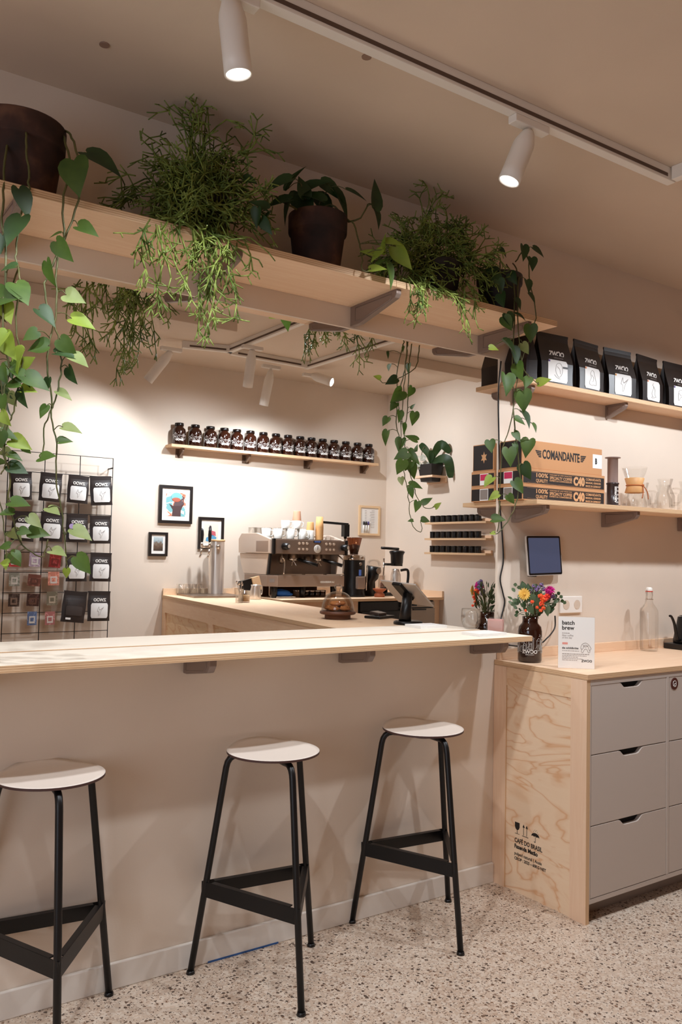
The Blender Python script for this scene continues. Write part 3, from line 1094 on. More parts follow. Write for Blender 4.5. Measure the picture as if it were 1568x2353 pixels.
def rhipsalis(name, label, base, seeds, pot_r, rnd, seg0=0.040, rad=0.0027):
    """Stick cactus: a pot hidden by a thicket of thin forking stems.
    seeds: (x, y, plane, half width, half height, heading, swing, count, steps, pull of gravity)."""
    root = thing(name, label, 'plant', base)
    O = root.location
    pot(root, base, pot_r * 0.8, pot_r, 0.15, M_POTBLK, 0.03)
    g = MB(O)

    def grow(p, d, n, gen, grav, seg):
        for i in range(n):
            q = p + d * seg * rnd.uniform(0.75, 1.35)
            if PZ - 0.03 < q.z < PZ + 0.006 and q.y > -0.306:
                q.z = PZ + 0.006
                q.y -= 0.012
            elif q.z <= PZ - 0.03:
                q.y = min(q.y, -0.308)
            q.y = min(q.y, -0.02)
            g.tube([p, q], rad * (0.82 + 0.09 * gen), 5)
            p = q
            if gen > 0 and (rnd.random() < 0.45 or i == n - 1):
                for _ in range(rnd.choice((1, 2, 2, 3))):
                    e = (d * 0.75 + Vector((rnd.uniform(-1, 1), rnd.uniform(-.7, .7), rnd.uniform(-1, .6))) * 0.95).normalized()
                    grow(p, e, 1, gen - 1, grav, seg * 0.85)
            d = (d + Vector((rnd.uniform(-.38, .38), rnd.uniform(-.3, .3), rnd.uniform(-.3, .3) - grav))).normalized()
    for (x, y, Y, hw, hh, deg, swing, cnt, steps, grav) in seeds:
        for _ in range(cnt):
            p = at(x + rnd.uniform(-hw, hw), y + rnd.uniform(-hh, hh), Y + rnd.uniform(-0.05, 0.05))
            if p.z < PZ + 0.02 and p.y > -0.305:
                p.y = -0.312
            d = img_dir(deg + rnd.uniform(-swing, swing), rnd.uniform(-0.5, 0.4))
            grow(p, d, steps, 2, grav, seg0)
    g.build('stems', M_RHIP, root)
    return root


pl2 = rhipsalis('stick_cactus', 'large bushy stick cactus with strands hanging over the shelf edge', (-1.47, -0.165, PZ),
                [(465, 380, -0.17, 28, 25, -92, 14, 11, 4, -0.02), (445, 330, -0.17, 18, 18, -85, 25, 3, 3, 0.0), (545, 375, -0.20, 30, 22, -40, 24, 6, 2, 0.03),
                 (385, 370, -0.17, 22, 18, -140, 22, 4, 2, 0.05), (335, 425, -0.15, 25, 25, 178, 20, 8, 3, 0.24), (455, 430, -0.18, 75, 55, 0, 180, 260, 1, 0.05),
                 (462, 465, -0.24, 80, 45, 20, 180, 230, 1, 0.05), (540, 480, -0.22, 30, 35, 20, 50, 12, 2, 0.12),
                 (400, 510, -0.28, 70, 25, 95, 70, 26, 2, 0.25), (500, 540, -0.28, 60, 30, 80, 70, 22, 2, 0.25),
                 (400, 545, -0.325, 80, 30, 92, 30, 10, 4, 0.12), (510, 590, -0.325, 50, 30, 92, 30, 9, 4, 0.12)], 0.085, random.Random(11), 0.038, 0.0023)
pl4 = rhipsalis('stick_cactus', 'smaller domed stick cactus between the pothos pot and the black pot', (-0.50, -0.175, PZ),
                [(1000, 560, -0.19, 75, 40, -90, 80, 120, 1, 0.04), (1000, 590, -0.22, 90, 45, 0, 180, 190, 1, 0.05), (985, 510, -0.17, 15, 15, -95, 18, 4, 4, -0.02),
                 (1070, 610, -0.2, 25, 30, 10, 50, 26, 3, 0.1), (910, 590, -0.2, 25, 20, 180, 50, 22, 2, 0.1),
                 (960, 635, -0.28, 40, 15, 92, 70, 18, 2, 0.25), (1050, 655, -0.28, 45, 15, 90, 70, 18, 2, 0.25),
                 (980, 655, -0.325, 50, 12, 92, 40, 6, 3, 0.12), (1060, 680, -0.325, 35, 12, 92, 35, 5, 3, 0.12)], 0.09, random.Random(23), 0.032, 0.0022)

# --- pothos in the terracotta pot
rnd = random.Random(8)
pl3 = thing('potted_pothos', 'weathered terracotta pot of dark broad leaves with one bright trailing shoot', 'plant', (-1.035, -0.165, PZ))
pot(pl3, pl3.location, 0.078, 0.096, 0.205, rim=0.065)
L3 = [(640, 422, 62, 150, 1), (678, 408, 58, 300, 1), (728, 425, 60, 335, 1), (765, 438, 62, 30, 1), (700, 470, 82, 70, 1), (745, 480, 74, 60, 1), (785, 470, 66, 60, 1),
      (640, 465, 56, 160, 1), (660, 480, 60, 110, 1), (862, 445, 64, 275, 1), (868, 498, 46, 62, 1), (820, 446, 46, 15, 1), (735, 545, 48, 75, 0), (612, 520, 40, 60, 1),
      (596, 470, 40, 200, 1), (590, 500, 40, 100, 1), (575, 415, 36, 20, 1), (715, 448, 60, 200, 1), (695, 430, 50, 250, 1), (610, 500, 34, 140, 1),
      (926, 592, 58, 55, 2), (885, 560, 40, 260, 2), (846, 580, 34, 190, 2), (864, 585, 34, 150, 2), (895, 632, 56, 80, 0), (868, 617, 36, 0, 2), (880, 600, 30, 320, 0), (905, 556, 36, 20, 2)]
V3 = [([(720, 495), (760, 470), (800, 505), (815, 515), (826, 560), (832, 590), (836, 622), (870, 618), (895, 605)], [-0.165, -0.2, -0.23, -0.26, -0.29, -0.31, -0.33, -0.335, -0.335]),
      ([(800, 510), (830, 500), (846, 470), (860, 472)], [-0.2, -0.23, -0.24, -0.24]),
      ([(700, 490), (660, 470), (625, 450), (600, 480), (590, 520)], [-0.165, -0.22, -0.26, -0.29, -0.3]),
      ([(715, 490), (700, 450), (690, 420)], [-0.165, -0.18, -0.19]),
      ([(720, 490), (745, 450), (760, 430)], [-0.165, -0.2, -0.21])]
vines(pl3, V3, L3, -0.24, rnd, TONES, cam_lean=0.4, wide=0.31)

# --- black pot with the right-hand vine
rnd = random.Random(3)
pl5 = thing('potted_vine', 'small black pot at the shelf end with a vine hanging before the coffee bags', 'plant', (-0.185, -0.19, PZ))
pot(pl5, pl5.location, 0.068, 0.086, 0.165, M_POTBLK, 0.04)
L5 = [(1220, 766, 36, 90, 0), (1167, 743, 32, 60, 0), (1172, 798, 42, 45, 1), (1135, 801, 20, 10, 2), (1207, 801, 26, 60, 3), (1192, 853, 38, 80, 0), (1166, 882, 44, 80, 0), (1212, 878, 26, 110, 0),
      (1250, 875, 28, 330, 2), (1203, 921, 45, 92, 0), (1209, 963, 40, 62, 1), (1196, 968, 26, 20, 0), (1229, 982, 22, 70, 0), (1189, 1003, 24, 60, 0), (1212, 1028, 38, 100, 0), (1128, 1025, 28, 90, 0),
      (1172, 1049, 38, 80, 0), (1186, 1031, 24, 60, 0), (1210, 1083, 36, 60, 1), (1123, 1107, 28, 130, 2), (1192, 1118, 32, 48, 0), (1135, 1141, 24, 160, 2), (1175, 1147, 22, 60, 0), (1146, 1194, 28, 0, 0),
      (1132, 1225, 12, 180, 2), (1157, 580, 22, 30, 1), (1205, 580, 32, 90, 1), (1239, 577, 30, 30, 1), (1224, 606, 28, 90, 1), (1215, 656, 28, 80, 1), (1222, 685, 28, 60, 1), (1150, 656, 28, 70, 1),
      (1155, 690, 32, 80, 1), (1191, 697, 26, 60, 1), (1172, 735, 32, 70, 1), (1196, 725, 28, 20, 1), (1183, 820, 40, 70, 1), (1138, 640, 26, 120, 1), (1180, 640, 28, 70, 1), (1130, 620, 26, 200, 1)]
V5 = [([(1165, 608), (1178, 640), (1183, 700), (1180, 780), (1178, 860), (1180, 930), (1170, 990), (1155, 1030), (1150, 1100), (1148, 1180), (1143, 1222)], [-0.2, -0.285, -0.315] + [-0.30, -0.26, -0.25, -0.25, -0.24, -0.24, -0.24, -0.24]),
      ([(1180, 605), (1192, 640), (1190, 720), (1195, 800), (1205, 850), (1238, 884)], [-0.2, -0.285, -0.315, -0.30, -0.28, -0.27]),
      ([(1180, 940), (1190, 1040), (1195, 1100), (1185, 1160), (1165, 1200), (1143, 1226), (1125, 1223)], -0.25),
      ([(1185, 602), (1205, 575), (1215, 600), (1218, 650), (1232, 720), (1225, 760), (1200, 830), (1186, 900)], [-0.2, -0.26, -0.28, -0.30, -0.31, -0.30, -0.28, -0.27]),
      ([(1130, 605), (1140, 580), (1160, 575)], -0.22), ([(1150, 604), (1150, 650), (1152, 690)], [-0.24, -0.30, -0.315])]
vines(pl5, V5, L5, -0.25, rnd, TONES, r=0.0028)
behind(pl1, 'mirror image of the terracotta pot with vines behind the header, mostly hidden')
behind(pl2, 'mirror image of the large stick cactus, its tips hanging over the wire rack side')
behind(pl3, 'mirror image of the pothos pot behind the header, mostly hidden')
behind(pl4, 'mirror image of the smaller stick cactus, tips hanging over the espresso machine side')
rnd = random.Random(17)
pl6 = thing('potted_vine', 'mirror image of the heart-leaved vine, hanging behind the header near the tins', 'plant', (-0.185, 0.202, PZ))  # added as the reflection of the right-hand vine, with its own leaves
pot(pl6, pl6.location, 0.068, 0.086, 0.165, M_POTBLK, 0.04)
L6 = [(892, 816, 18, 80, 1), (894, 844, 17, 110, 0), (867, 867, 18, 200, 2), (900, 875, 30, 165, 1), (927, 803, 15, 100, 0), (938, 846, 23, 100, 0), (943, 901, 27, 120, 0), (912, 911, 42, 130, 0),
      (904, 934, 25, 120, 0), (950, 934, 15, 300, 0), (918, 957, 29, 95, 0), (952, 962, 32, 88, 0), (886, 968, 25, 130, 0), (887, 1006, 36, 112, 0), (920, 1022, 34, 110, 0), (946, 1006, 32, 200, 0),
      (923, 1046, 36, 155, 0), (947, 1040, 24, 60, 0), (921, 1074, 38, 105, 0), (953, 1055, 34, 30, 0), (950, 1083, 36, 80, 0), (958, 1029, 18, 270, 0), (955, 1115, 32, 10, 0), (946, 1132, 28, 60, 0),
      (958, 1164, 27, 100, 0), (982, 1150, 28, 330, 0), (1007, 1161, 19, 320, 2), (978, 1196, 21, 10, 0), (944, 1196, 13, 180, 0), (923, 1106, 20, 80, 3), (930, 985, 26, 80, 0), (938, 1070, 28, 130, 0)]
V6 = [([(938, 780), (936, 800), (934, 830), (925, 870), (915, 920), (912, 970), (918, 1010), (924, 1050), (930, 1090), (938, 1130), (942, 1180), (950, 1210), (965, 1223), (970, 1215), (967, 1200)], 0.27),
      ([(948, 780), (945, 800), (940, 850), (938, 900), (936, 950), (930, 1000), (935, 1060), (950, 1110), (958, 1140), (975, 1165), (990, 1168), (1005, 1160)], 0.285),
      ([(930, 780), (925, 800), (913, 860), (916, 920), (922, 980)], 0.26), ([(936, 785), (932, 850), (928, 900), (924, 960), (920, 1030)], 0.255),
      ([(967, 785), (962, 815), (955, 845), (925, 865), (885, 880), (872, 872)], 0.28)]
vines(pl6, V6, [(x, y, s * 0.88, a, t) for x, y, s, a, t in L6], 0.27, rnd, TONES, r=0.0026)


# ================================================================== wall shelves' goods
def pouch(root, w, h, d, mats, label_mat=M_LABEL, flat=False, lab=True, lw=0.62, lz=(0.07, 0.52), top_in=0.0):
    """Foil coffee bag standing at the root; front faces -y. Returns the body."""
    n = 14
    v = []
    prof = []
    for i in range(n + 1):
        t = i / n
        if flat:
            dd = d * (math.sin(math.pi * min(1, t * 1.05 + 0.12)) ** 0.7) * 0.5 if t < 0.9 else 0.0025
            dd = max(dd, 0.0025)
        else:
            dd = d * 0.5 * (1 - max(0, (t - 0.42) / 0.5)) if t > 0.42 else d * 0.5
            dd = max(dd, 0.003)
        ww = w * 0.5 * (1 - top_in * t) * (1 - 0.02 * math.sin(t * 9))
        prof.append((t * h, ww, dd))
    m = 10
    rings = []
    for z, ww, dd in prof:
        g = 0.35 * dd if not flat else 0.0
        ring = []
        for k in range(m + 1):
            x = -ww + 2 * ww * k / m
            bul = 1.0 if not flat else (1 - abs(2 * k / m - 1) ** 3)
            ring.append((x, -dd * (0.9 + 0.1 * math.sin(math.pi * k / m)) * bul - (0.0015 if flat else 0), z))
        ring.append((ww - g * 1.6, 0, z))
        for k in range(m + 1):
            x = ww - 2 * ww * k / m
            bul = 1.0 if not flat else (1 - abs(2 * k / m - 1) ** 3)
            ring.append((x, dd * bul + (0.0015 if flat else 0), z))
        ring.append((-ww + g * 1.6, 0, z))
        rings.append(ring)
    K = len(rings[0])
    v = [p for r in rings for p in r]
    f = [(i * K + k, i * K + (k + 1) % K, (i + 1) * K + (k + 1) % K, (i + 1) * K + k) for i in range(n) for k in range(K)]
    b = MB()
    b.add(v, f, 0, False)
    b.add(rings[0], [tuple(reversed(range(K)))])
    b.add(rings[-1], [tuple(range(K))])
    # heat seal
    b.box((-w * 0.5 * (1 - top_in), -0.0032, h * 0.955), (w * 0.5 * (1 - top_in), 0.0032, h), 0)
    body = b.build('bag_body', mats, root)

    def front(z):
        for (z0, w0, d0), (z1, w1, d1) in zip(prof, prof[1:]):
            if z0 <= z <= z1:
                q = (z - z0) / (z1 - z0)
                return -(d0 + (d1 - d0) * q)
        return -prof[-1][2]
    if lab:
        a, c = lz
        lx = w * lw * 0.5
        lb = MB()
        N = 8
        vv = []
        for i in range(N + 1):
            z = h * (a + (c - a) * i / N)
            ii = (0.0 if 0 < i < N else 0.006)
            for k in range(N + 1):
                x = (lx - ii) * (2 * k / N - 1)
                bul = 1.0 if not flat else (1 - abs(x / (w * 0.5)) ** 3)
                vv.append((x, front(z) * bul * (0.9 + 0.1 * math.sin(math.pi * (x / w + 0.5))) - 0.0016 - (0.002 if flat else 0), z))
        lb.add(vv, [(i * (N + 1) + k, i * (N + 1) + k + 1, (i + 1) * (N + 1) + k + 1, (i + 1) * (N + 1) + k) for i in range(N) for k in range(N)], 0, True)
        lb.build('label', label_mat, root)
    return front


def doodle(root, kind, c, s, y, m=M_GREYPR, r=0.0007):
    """Thin line drawing on a label."""
    sets = {
        0: [[(-.1, .5), (.2, .55), (.4, .25), (.35, -.2), (.1, -.45), (-.1, -.3), (-.25, .0), (-.2, .35), (-.1, .5)], [(-.1, .3), (.15, .1), (.2, -.2)], [(-.35, -.3), (-.1, -.5), (.2, -.55)]],
        1: [[(-.1, .55), (-.3, .3), (-.2, .0), (-.45, -.4), (-.2, -.55), (.1, -.5), (.4, -.5), (.35, -.1), (.2, .2), (.1, .5), (-.1, .55)], [(-.15, .2), (.1, .0), (.0, -.3)]],
        2: [[(-.3, .0), (-.1, .5), (.0, .1), (.5, .45), (.15, -.05), (.05, -.4), (-.1, -.55), (-.1, -.1), (-.3, .0)], [(.05, .1), (.35, .3)]],
        3: [[(-.05, .55), (-.2, .4), (.0, .25), (.15, .0), (.1, -.3), (.3, -.5), (-.2, -.5), (-.3, -.2), (-.1, .1), (-.05, .3)], [(-.2, -.5), (-.35, -.6), (.1, -.6)]],
        4: [[(-.4, .1), (-.2, .45), (.2, .45), (.45, .1), (.4, -.25), (.2, -.1), (-.1, -.15), (-.3, -.4), (-.4, -.2), (-.4, .1)], [(-.3, .2), (.0, .0), (.3, .2)], [(.1, -.15), (.15, -.45), (.3, -.4)]],
        5: [[(-.5, -.1), (-.42, .3), (-.1, .5), (.2, .42), (.45, .12), (.52, -.1), (.38, -.22), (.3, -.1)], [(-.5, -.1), (-.3, -.12), (-.2, .2), (.0, .28), (.2, .15), (.3, -.1)],
            [(-.38, -.14), (-.45, -.4), (-.3, -.5), (-.2, -.3), (-.1, -.14), (.1, -.14), (.2, -.35), (.3, -.5), (.42, -.4), (.36, -.2)], [(-.3, .3), (-.05, .1), (.25, .25)]],
    }[kind % 6]
    b = MB()
    for pts in sets:
        P = smooth_path([Vector((c[0] + s * x, 0, c[1] + s * z)) for x, z in pts], 3)
        for p in P:
            p.y = y(p.z) if callable(y) else y
        b.tube(P, r, 4)
    return b.build('drawing', m, root)


BRAND = 'ZW\u0186O'


def big_bag(kind, tint):
    root = thing('coffee_bag', '', 'coffee bag')
    fr = pouch(root, 0.186, 0.232, 0.075, M_BAG, lz=(0.05, 0.47))
    text(BRAND, 0.030, M_WHITEINK, root, plane_m((0.002, fr(0.137) - 0.0012, 0.137), (1, 0, 0), (0, 0, 1)), xs=0.95, bold=0.0012, space=0.92)
    text('kaffeer\u00f6sterei', 0.010, M_GREYPR, root, plane_m((0.008, fr(0.120) - 0.002, 0.120), (1, 0, 0), (0, 0, 1)))
    doodle(root, kind, (0.0, 0.062), 0.062, lambda z: fr(z) - 0.0022)
    b = MB()
    b.box((-0.056, fr(0.1) - 0.0022, 0.098), (-0.047, fr(0.1) - 0.0012, 0.106))
    b.build('corner_mark', tint, root)
    if kind == 0:
        MB().box((0.028, fr(0.08) - 0.0026, 0.076), (0.058, fr(0.08) - 0.0012, 0.084)).build('side_tag', M_BAG, root)
    return root


tints = [mat('violet_print', (110, 90, 150), 0.6), mat('orange_print', (226, 140, 90), 0.6), mat('amber_print', (228, 160, 80), 0.6), mat('peach_print', (230, 150, 110), 0.6)]
notes = ['black coffee bag with a toucan drawing, nearest the hanging vine', 'black coffee bag with a seated animal drawing, second along the upper shelf',
         'black coffee bag with a winged bird drawing, third along the upper shelf', 'black coffee bag with a long-necked bird drawing, fourth along the upper shelf',
         'black coffee bag cut off by the frame edge, last on the upper shelf']
for k in range(5):
    b = big_bag(k, tints[k % 4])
    b.location = (0.250 + 0.2235 * k, -0.080, 2.1053)
    b.rotation_euler = (0, 0, math.radians((-4, 5, -3, 6, 0)[k]))
    b['label'] = notes[k]
    b['group'] = 'coffee bags on the upper shelf'
eb = thing('coffee_bag', 'plain black bag turned sideways at the end of the upper shelf', 'coffee bag', (0.072, -0.068, 2.1053), math.radians(90))
pouch(eb, 0.125, 0.20, 0.07, M_BAG, lab=False)
behind(eb, 'mirror image of the plain black bag end behind the wall edge on the upper shelf')

# --- boxes on the lower shelf
SZ = 1.5925


def carton(label, x0, x1, y0, y1, z, h, kind):
    root = thing('carton', label, 'box', ((x0 + x1) / 2, (y0 + y1) / 2, z))
    O = root.location
    if kind == 'kraft':
        MB(O).box((x0, y0, z), (x1, y1, z + h)).build('box_body', M_KRAFT, root, bevel=0.002)
        text('COMANDANTE', 0.043, M_INK, root, plane_m(Vector((0, y0 - 0.0004, z)) - O, (1, 0, 0), (0, 0, 1)), 'LEFT', bold=0.0012, fit=(x0 + 0.122, 0.236, 0.046, 0.040))
        wg = MB(O)
        for s in (-1, 1):
            for k in range(4):
                xa = x0 + 0.240 + s * 0.125
                L = (0.036, 0.031, 0.025, 0.018)[k]
                zz = z + 0.078 - k * 0.0075
                wg.prism([(0, 0), (s * L, 0.001), (s * L - s * 0.003, -0.005), (0, -0.005)], (xa, y0 - 0.0006, zz), (1, 0, 0), (0, 0, 1), (0, 0.0004, 0))
        wg.build('wing_mark', M_INK, root)
        MB(O).box((x1 - 0.064, y0 - 0.0005, z + 0.030), (x1 - 0.002, y0, z + 0.092)).build('sticker', M_LABEL, root)
        text('B', 0.034, M_INK, root, plane_m(Vector((x1 - 0.042, y0 - 0.0008, z + 0.060)) - O, (1, 0, 0), (0, 0, 1)), xs=0.6, bold=0.002)
        MB(O).box((x0 - 0.0004, y0 + 0.004, z + 0.004), (x0, y1 - 0.004, z + h - 0.004)).build('dark_end_print', M_BOXBLK, root)
        star = MB(O)
        star.prism([(0.02 * (1.0 if k % 2 == 0 else 0.5) * math.sin(k * math.pi / 6), 0.026 * (1.0 if k % 2 == 0 else 0.5) * math.cos(k * math.pi / 6)) for k in range(12)],
                   (x0 - 0.0008, y0 + 0.07, z + h * 0.5), (0, -1, 0), (0, 0, 1), (0.0004, 0, 0))
        star.build('end_emblem', M_KRAFTINK, root)
    else:
        MB(O).box((x0, y0, z), (x1, y1, z + h)).build('box_body', M_KRAFT, root, bevel=0.0015)
        pz0, pz1 = z + 0.004, z + h - 0.012
        MB(O).box((x0 + 0.004, y0 - 0.0006, pz0), (x1 - 0.006, y0, pz1)).box((x0 - 0.0006, y0 + 0.003, pz0), (x0, y1 - 0.003, pz1)).build('dark_print', M_BOXBLK, root)
        pc, ph = (pz0 + pz1) / 2, pz1 - pz0

        def T(body, x, wd, zb, hh, bold=0.0):
            text(body, 0.03, M_KRAFTINK, root, plane_m(Vector((x0, y0 - 0.001, pc)) - O, (1, 0, 0), (0, 0, 1)), 'LEFT', bold=bold, fit=(x, wd, zb * ph, hh * ph))
        w = x1 - x0
        T('100%', 0.081, 0.072, 0.03, 0.36, 0.0006)
        T('QUALITY', 0.079, 0.072, -0.43, 0.34, 0.0006)
        T('DESIGNED BY AND MADE FOR', 0.163, 0.140, 0.29, 0.10)
        T('SPECIALTY COFFEE', 0.163, 0.142, -0.04, 0.26, 0.0006)
        T('EXPERTS & CONNOISSEURS', 0.163, 0.140, -0.22, 0.14, 0.0003)
        T('C40', 0.313, 0.074, -0.40, 0.80, 0.0018)
        for k, s in enumerate(('COMANDANTE', 'MANUAL GRINDER', 'MADE IN GERMANY')):
            T(s, 0.394, 0.102, 0.16 - 0.28 * k, (0.21, 0.18, 0.17)[k], 0.0005)
        dsh = MB(O)
        for k in range(60):
            xx = x0 + 0.03 + (w - 0.06) * k / 60
            for q in (pz0 + 0.003, pz1 - 0.004):
                dsh.box((xx, y0 - 0.0010, q), (xx + 0.003, y0 - 0.0006, q + 0.001))
        dsh.build('stitched_line', M_KRAFTINK, root)
        st = M_MAG if kind == 'mag' else M_GREYPR
        yy = y0 + 0.055
        MB(O).box((x0 - 0.0012, yy, pz0), (x0 - 0.0006, yy + 0.052, pz1)).build('end_sticker', M_LABEL, root)
        MB(O).box((x0 - 0.0016, yy + 0.003, pz0 + (0.020 if kind == 'mag' else 0.004)), (x0 - 0.0012, yy + 0.049, pz1 - 0.003)).build('sticker_print', st, root)
    return root


BX = 0.004
bxA = carton('lowest dark printed carton on the lower shelf', BX, 0.528, -0.147, -0.004, SZ, 0.067, 'grey')
bxB = carton('middle dark printed carton, the one with a magenta end sticker', BX, 0.528, -0.147, -0.004, SZ + 0.0675, 0.066, 'mag')
bxC = carton('plain brown carton on top of the two dark printed cartons', BX + 0.002, 0.516, -0.141, -0.012, SZ + 0.134, 0.118, 'kraft')
behind(bxA, 'mirror image of the lowest dark carton end behind the wall edge')
behind(bxB, 'mirror image of the dark carton end with magenta sticker behind the wall edge')
behind(bxC, 'dark end of the top carton behind the wall edge')

# --- piston coffee press
c = Vector((0.592, -0.140, SZ))
pr_ = thing('coffee_press', 'dark grey piston coffee press beside the cartons', 'coffee press', c)
MB(c).lathe([(0, 0), (0.034, 0), (0.035, 0.003), (0.034, 0.005), (0.026, 0.007), (0.0255, 0.098), (0.028, 0.1), (0.028, 0.106), (0.024, 0.107)], c, 40).build('chamber', mat('charcoal_translucent_plastic', (54, 42, 40), 0.3), pr_)
MB(c).lathe([(0.0235, 0.09), (0.0235, 0.218), (0.034, 0.219), (0.035, 0.221), (0.034, 0.223), (0, 0.223)], c, 40).build('plunger', mat('grey_smoked_plastic', (150, 128, 120), 0.35), pr_)
text('AEROPRESS', 0.0150, M_WHITEINK, pr_, plane_m((-0.38 * 0.0272, -0.92 * 0.0272, 0.0), (0, 0, 1), (-0.924, 0.382, 0)), 'LEFT', bold=0.0006, fit=(0.015, 0.074, -0.0055, 0.011))
mk = MB(c)
for k in range(5):
    pq = c + Vector((0.133 * 0.0258, -0.99 * 0.0258, 0.018 + k * 0.017))
    mk.cyl(pq, pq + Vector((0.133, -0.99, 0)) * 0.0008, 0.0034, n=12)
mk.build('level_marks', M_WHITEINK, pr_)

# --- hourglass carafe with a wooden collar
c = Vector((0.777, -0.120, SZ))
ch = thing('pour_over_carafe', 'glass hourglass carafe with a wooden collar and leather tie', 'carafe', c)
MB(c).lathe([(0, 0.001), (0.05, 0.001), (0.056, 0.008), (0.054, 0.03), (0.034, 0.085), (0.029, 0.105), (0.033, 0.125), (0.05, 0.165), (0.058, 0.192)], c, 40).build('glass_body', M_GLASS, ch)
MB(c).lathe([(0.041, 0.072), (0.044, 0.074), (0.036, 0.103), (0.036, 0.110), (0.045, 0.140), (0.042, 0.142), (0.033, 0.110), (0.033, 0.103), (0.041, 0.072)], c, 40).build('wooden_collar', mat('collar_wood', (222, 168, 110), 0.5), ch)
tie = MB(c)
tie.tube([c + Vector((0.0375 * math.cos(a), 0.0375 * math.sin(a), 0.107)) for a in [k * math.pi / 16 for k in range(33)]], 0.0026, 6)
k0 = c + Vector((0.012, -0.038, 0.107))
tie.ball(k0, 0.006)
tie.tube(smooth_path([k0, k0 + Vector((-0.012, -0.010, -0.03)), k0 + Vector((-0.022, -0.012, -0.062))], 4), 0.0022, 6)
tie.tube(smooth_path([k0, k0 + Vector((0.018, -0.010, -0.03)), k0 + Vector((0.028, -0.008, -0.064))], 4), 0.0022, 6)
tie.build('leather_tie', mat('tan_leather', (176, 96, 44), 0.6), ch)
for k, (x, y, h, r) in enumerate(((0.90, -0.07, 0.13, 0.043), (0.985, -0.14, 0.15, 0.045), (1.07, -0.07, 0.13, 0.043), (1.15, -0.145, 0.15, 0.045))):
    c = Vector((x, y, SZ))
    sv = thing('glass_server', '%s clear glass server counted from the wooden-collared carafe' % ORD[k], 'glass server', c, 0, 'glass servers on the lower shelf')
    MB(c).lathe([(0, 0.001), (r * 0.9, 0.001), (r, 0.01), (r * 0.98, h * 0.45), (r * 0.62, h * 0.72), (r * 0.6, h * 0.78), (r * 0.8, h)], c, 36).build('glass_body', M_GLASS, sv)
    hb = c + Vector((r * 0.65, -r * 0.6, 0))
    MB(c).tube(smooth_path([hb + Vector((-0.004, 0.004, h * 0.70)), hb + Vector((0.024, -0.02, h * 0.66)), hb + Vector((0.024, -0.02, h * 0.28)), hb + Vector((0.0, 0.0, h * 0.24))], 4), 0.004, 8).build('handle', M_GLASS, sv)

# --- wall tablet
tb = thing('wall_tablet', 'tablet with a silver frame hung on the wall under the lower shelf', 'tablet', (0.265, -0.001, 1.364))
O = tb.location
Ry = Matrix.Rotation(math.radians(-1.5), 3, 'Y') @ Matrix.Rotation(math.radians(4), 3, 'Z') @ Matrix.Rotation(math.radians(-4), 3, 'X')
def rbox(c, w, h, t, r, M, name, m, parent):
    poly = []
    for sx, sz, a0 in ((1, 1, 0), (-1, 1, 90), (-1, -1, 180), (1, -1, 270)):
        for k in range(7):
            a = math.radians(a0 + 15 * k)
            poly.append((sx * (w / 2 - r) + r * math.cos(a), sz * (h / 2 - r) + r * math.sin(a)))
    b = MB(O)
    b.prism(poly, Vector(c) + M @ Vector((0, -t / 2, 0)), M @ Vector((1, 0, 0)), M @ Vector((0, 0, 1)), M @ Vector((0, t, 0)))
    return b.build(name, m, parent)


tc_ = O + Vector((0, -0.030, 0))
rbox(tc_, 0.236, 0.176, 0.008, 0.010, Ry, 'frame', M_PAD, tb)
rbox(tc_ + Ry @ Vector((0, -0.0042, 0)), 0.230, 0.170, 0.001, 0.008, Ry, 'bezel', M_BLACKP, tb)
rbox(tc_ + Ry @ Vector((0, -0.0050, 0)), 0.212, 0.154, 0.0008, 0.004, Ry, 'screen', M_SCREEN, tb)
MB(O).box((O.x - 0.04, -0.026, O.z - 0.055), (O.x + 0.04, -0.001, O.z + 0.055)).box((O.x - 0.085, -0.03, O.z - 0.094), (O.x - 0.045, -0.016, O.z - 0.083)).build('wall_mount', M_BLACKP, tb)

# --- switch panel and plywood strip, cable on the wall
sw = thing('socket_panel', 'white socket panel on the wall behind the bouquet', 'socket', (0.475, -0.001, 1.143))
O = sw.location
MB(O).box((0.40, -0.011, 1.105), (0.547, -0.0008, 1.181)).build('plate', M_WHITE, sw, bevel=0.003)
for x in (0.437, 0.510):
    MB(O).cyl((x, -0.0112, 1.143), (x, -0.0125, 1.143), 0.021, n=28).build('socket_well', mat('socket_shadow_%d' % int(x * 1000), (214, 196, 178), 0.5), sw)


def cable(label, pts, r=0.0032, name='cable'):
    P = [Vector(p) for p in pts]
    o = MB(P[0]).tube(smooth_path(P, 6), r, 8).build(name, M_BLACKP, loc=P[0])
    return tag(o, label, 'cable')


yc = -0.006
cb = cable('thin black cable running down the wall edge beside the mirror opening',
           [at(1152, 830, yc), at(1146, 900, yc), at(1147, 1000, yc), at(1149, 1120, yc), at(1150, 1170, yc), at(1155, 1235, yc), at(1157, 1290, yc), at(1150, 1330, yc), at(1156, 1362, yc), at(1160, 1385, yc), at(1152, 1420, yc), at(1146, 1440, yc), at(1143, 1480, yc)])
cable('black cable looping down behind the flower jar to the wall', [at(1276, 1415, -0.02), at(1276, 1440, -0.03), at(1268, 1455, -0.04), at(1258, 1466, -0.05), at(1240, 1480, -0.04), at(1200, 1485, -0.02), at(1168, 1482, -0.012)])

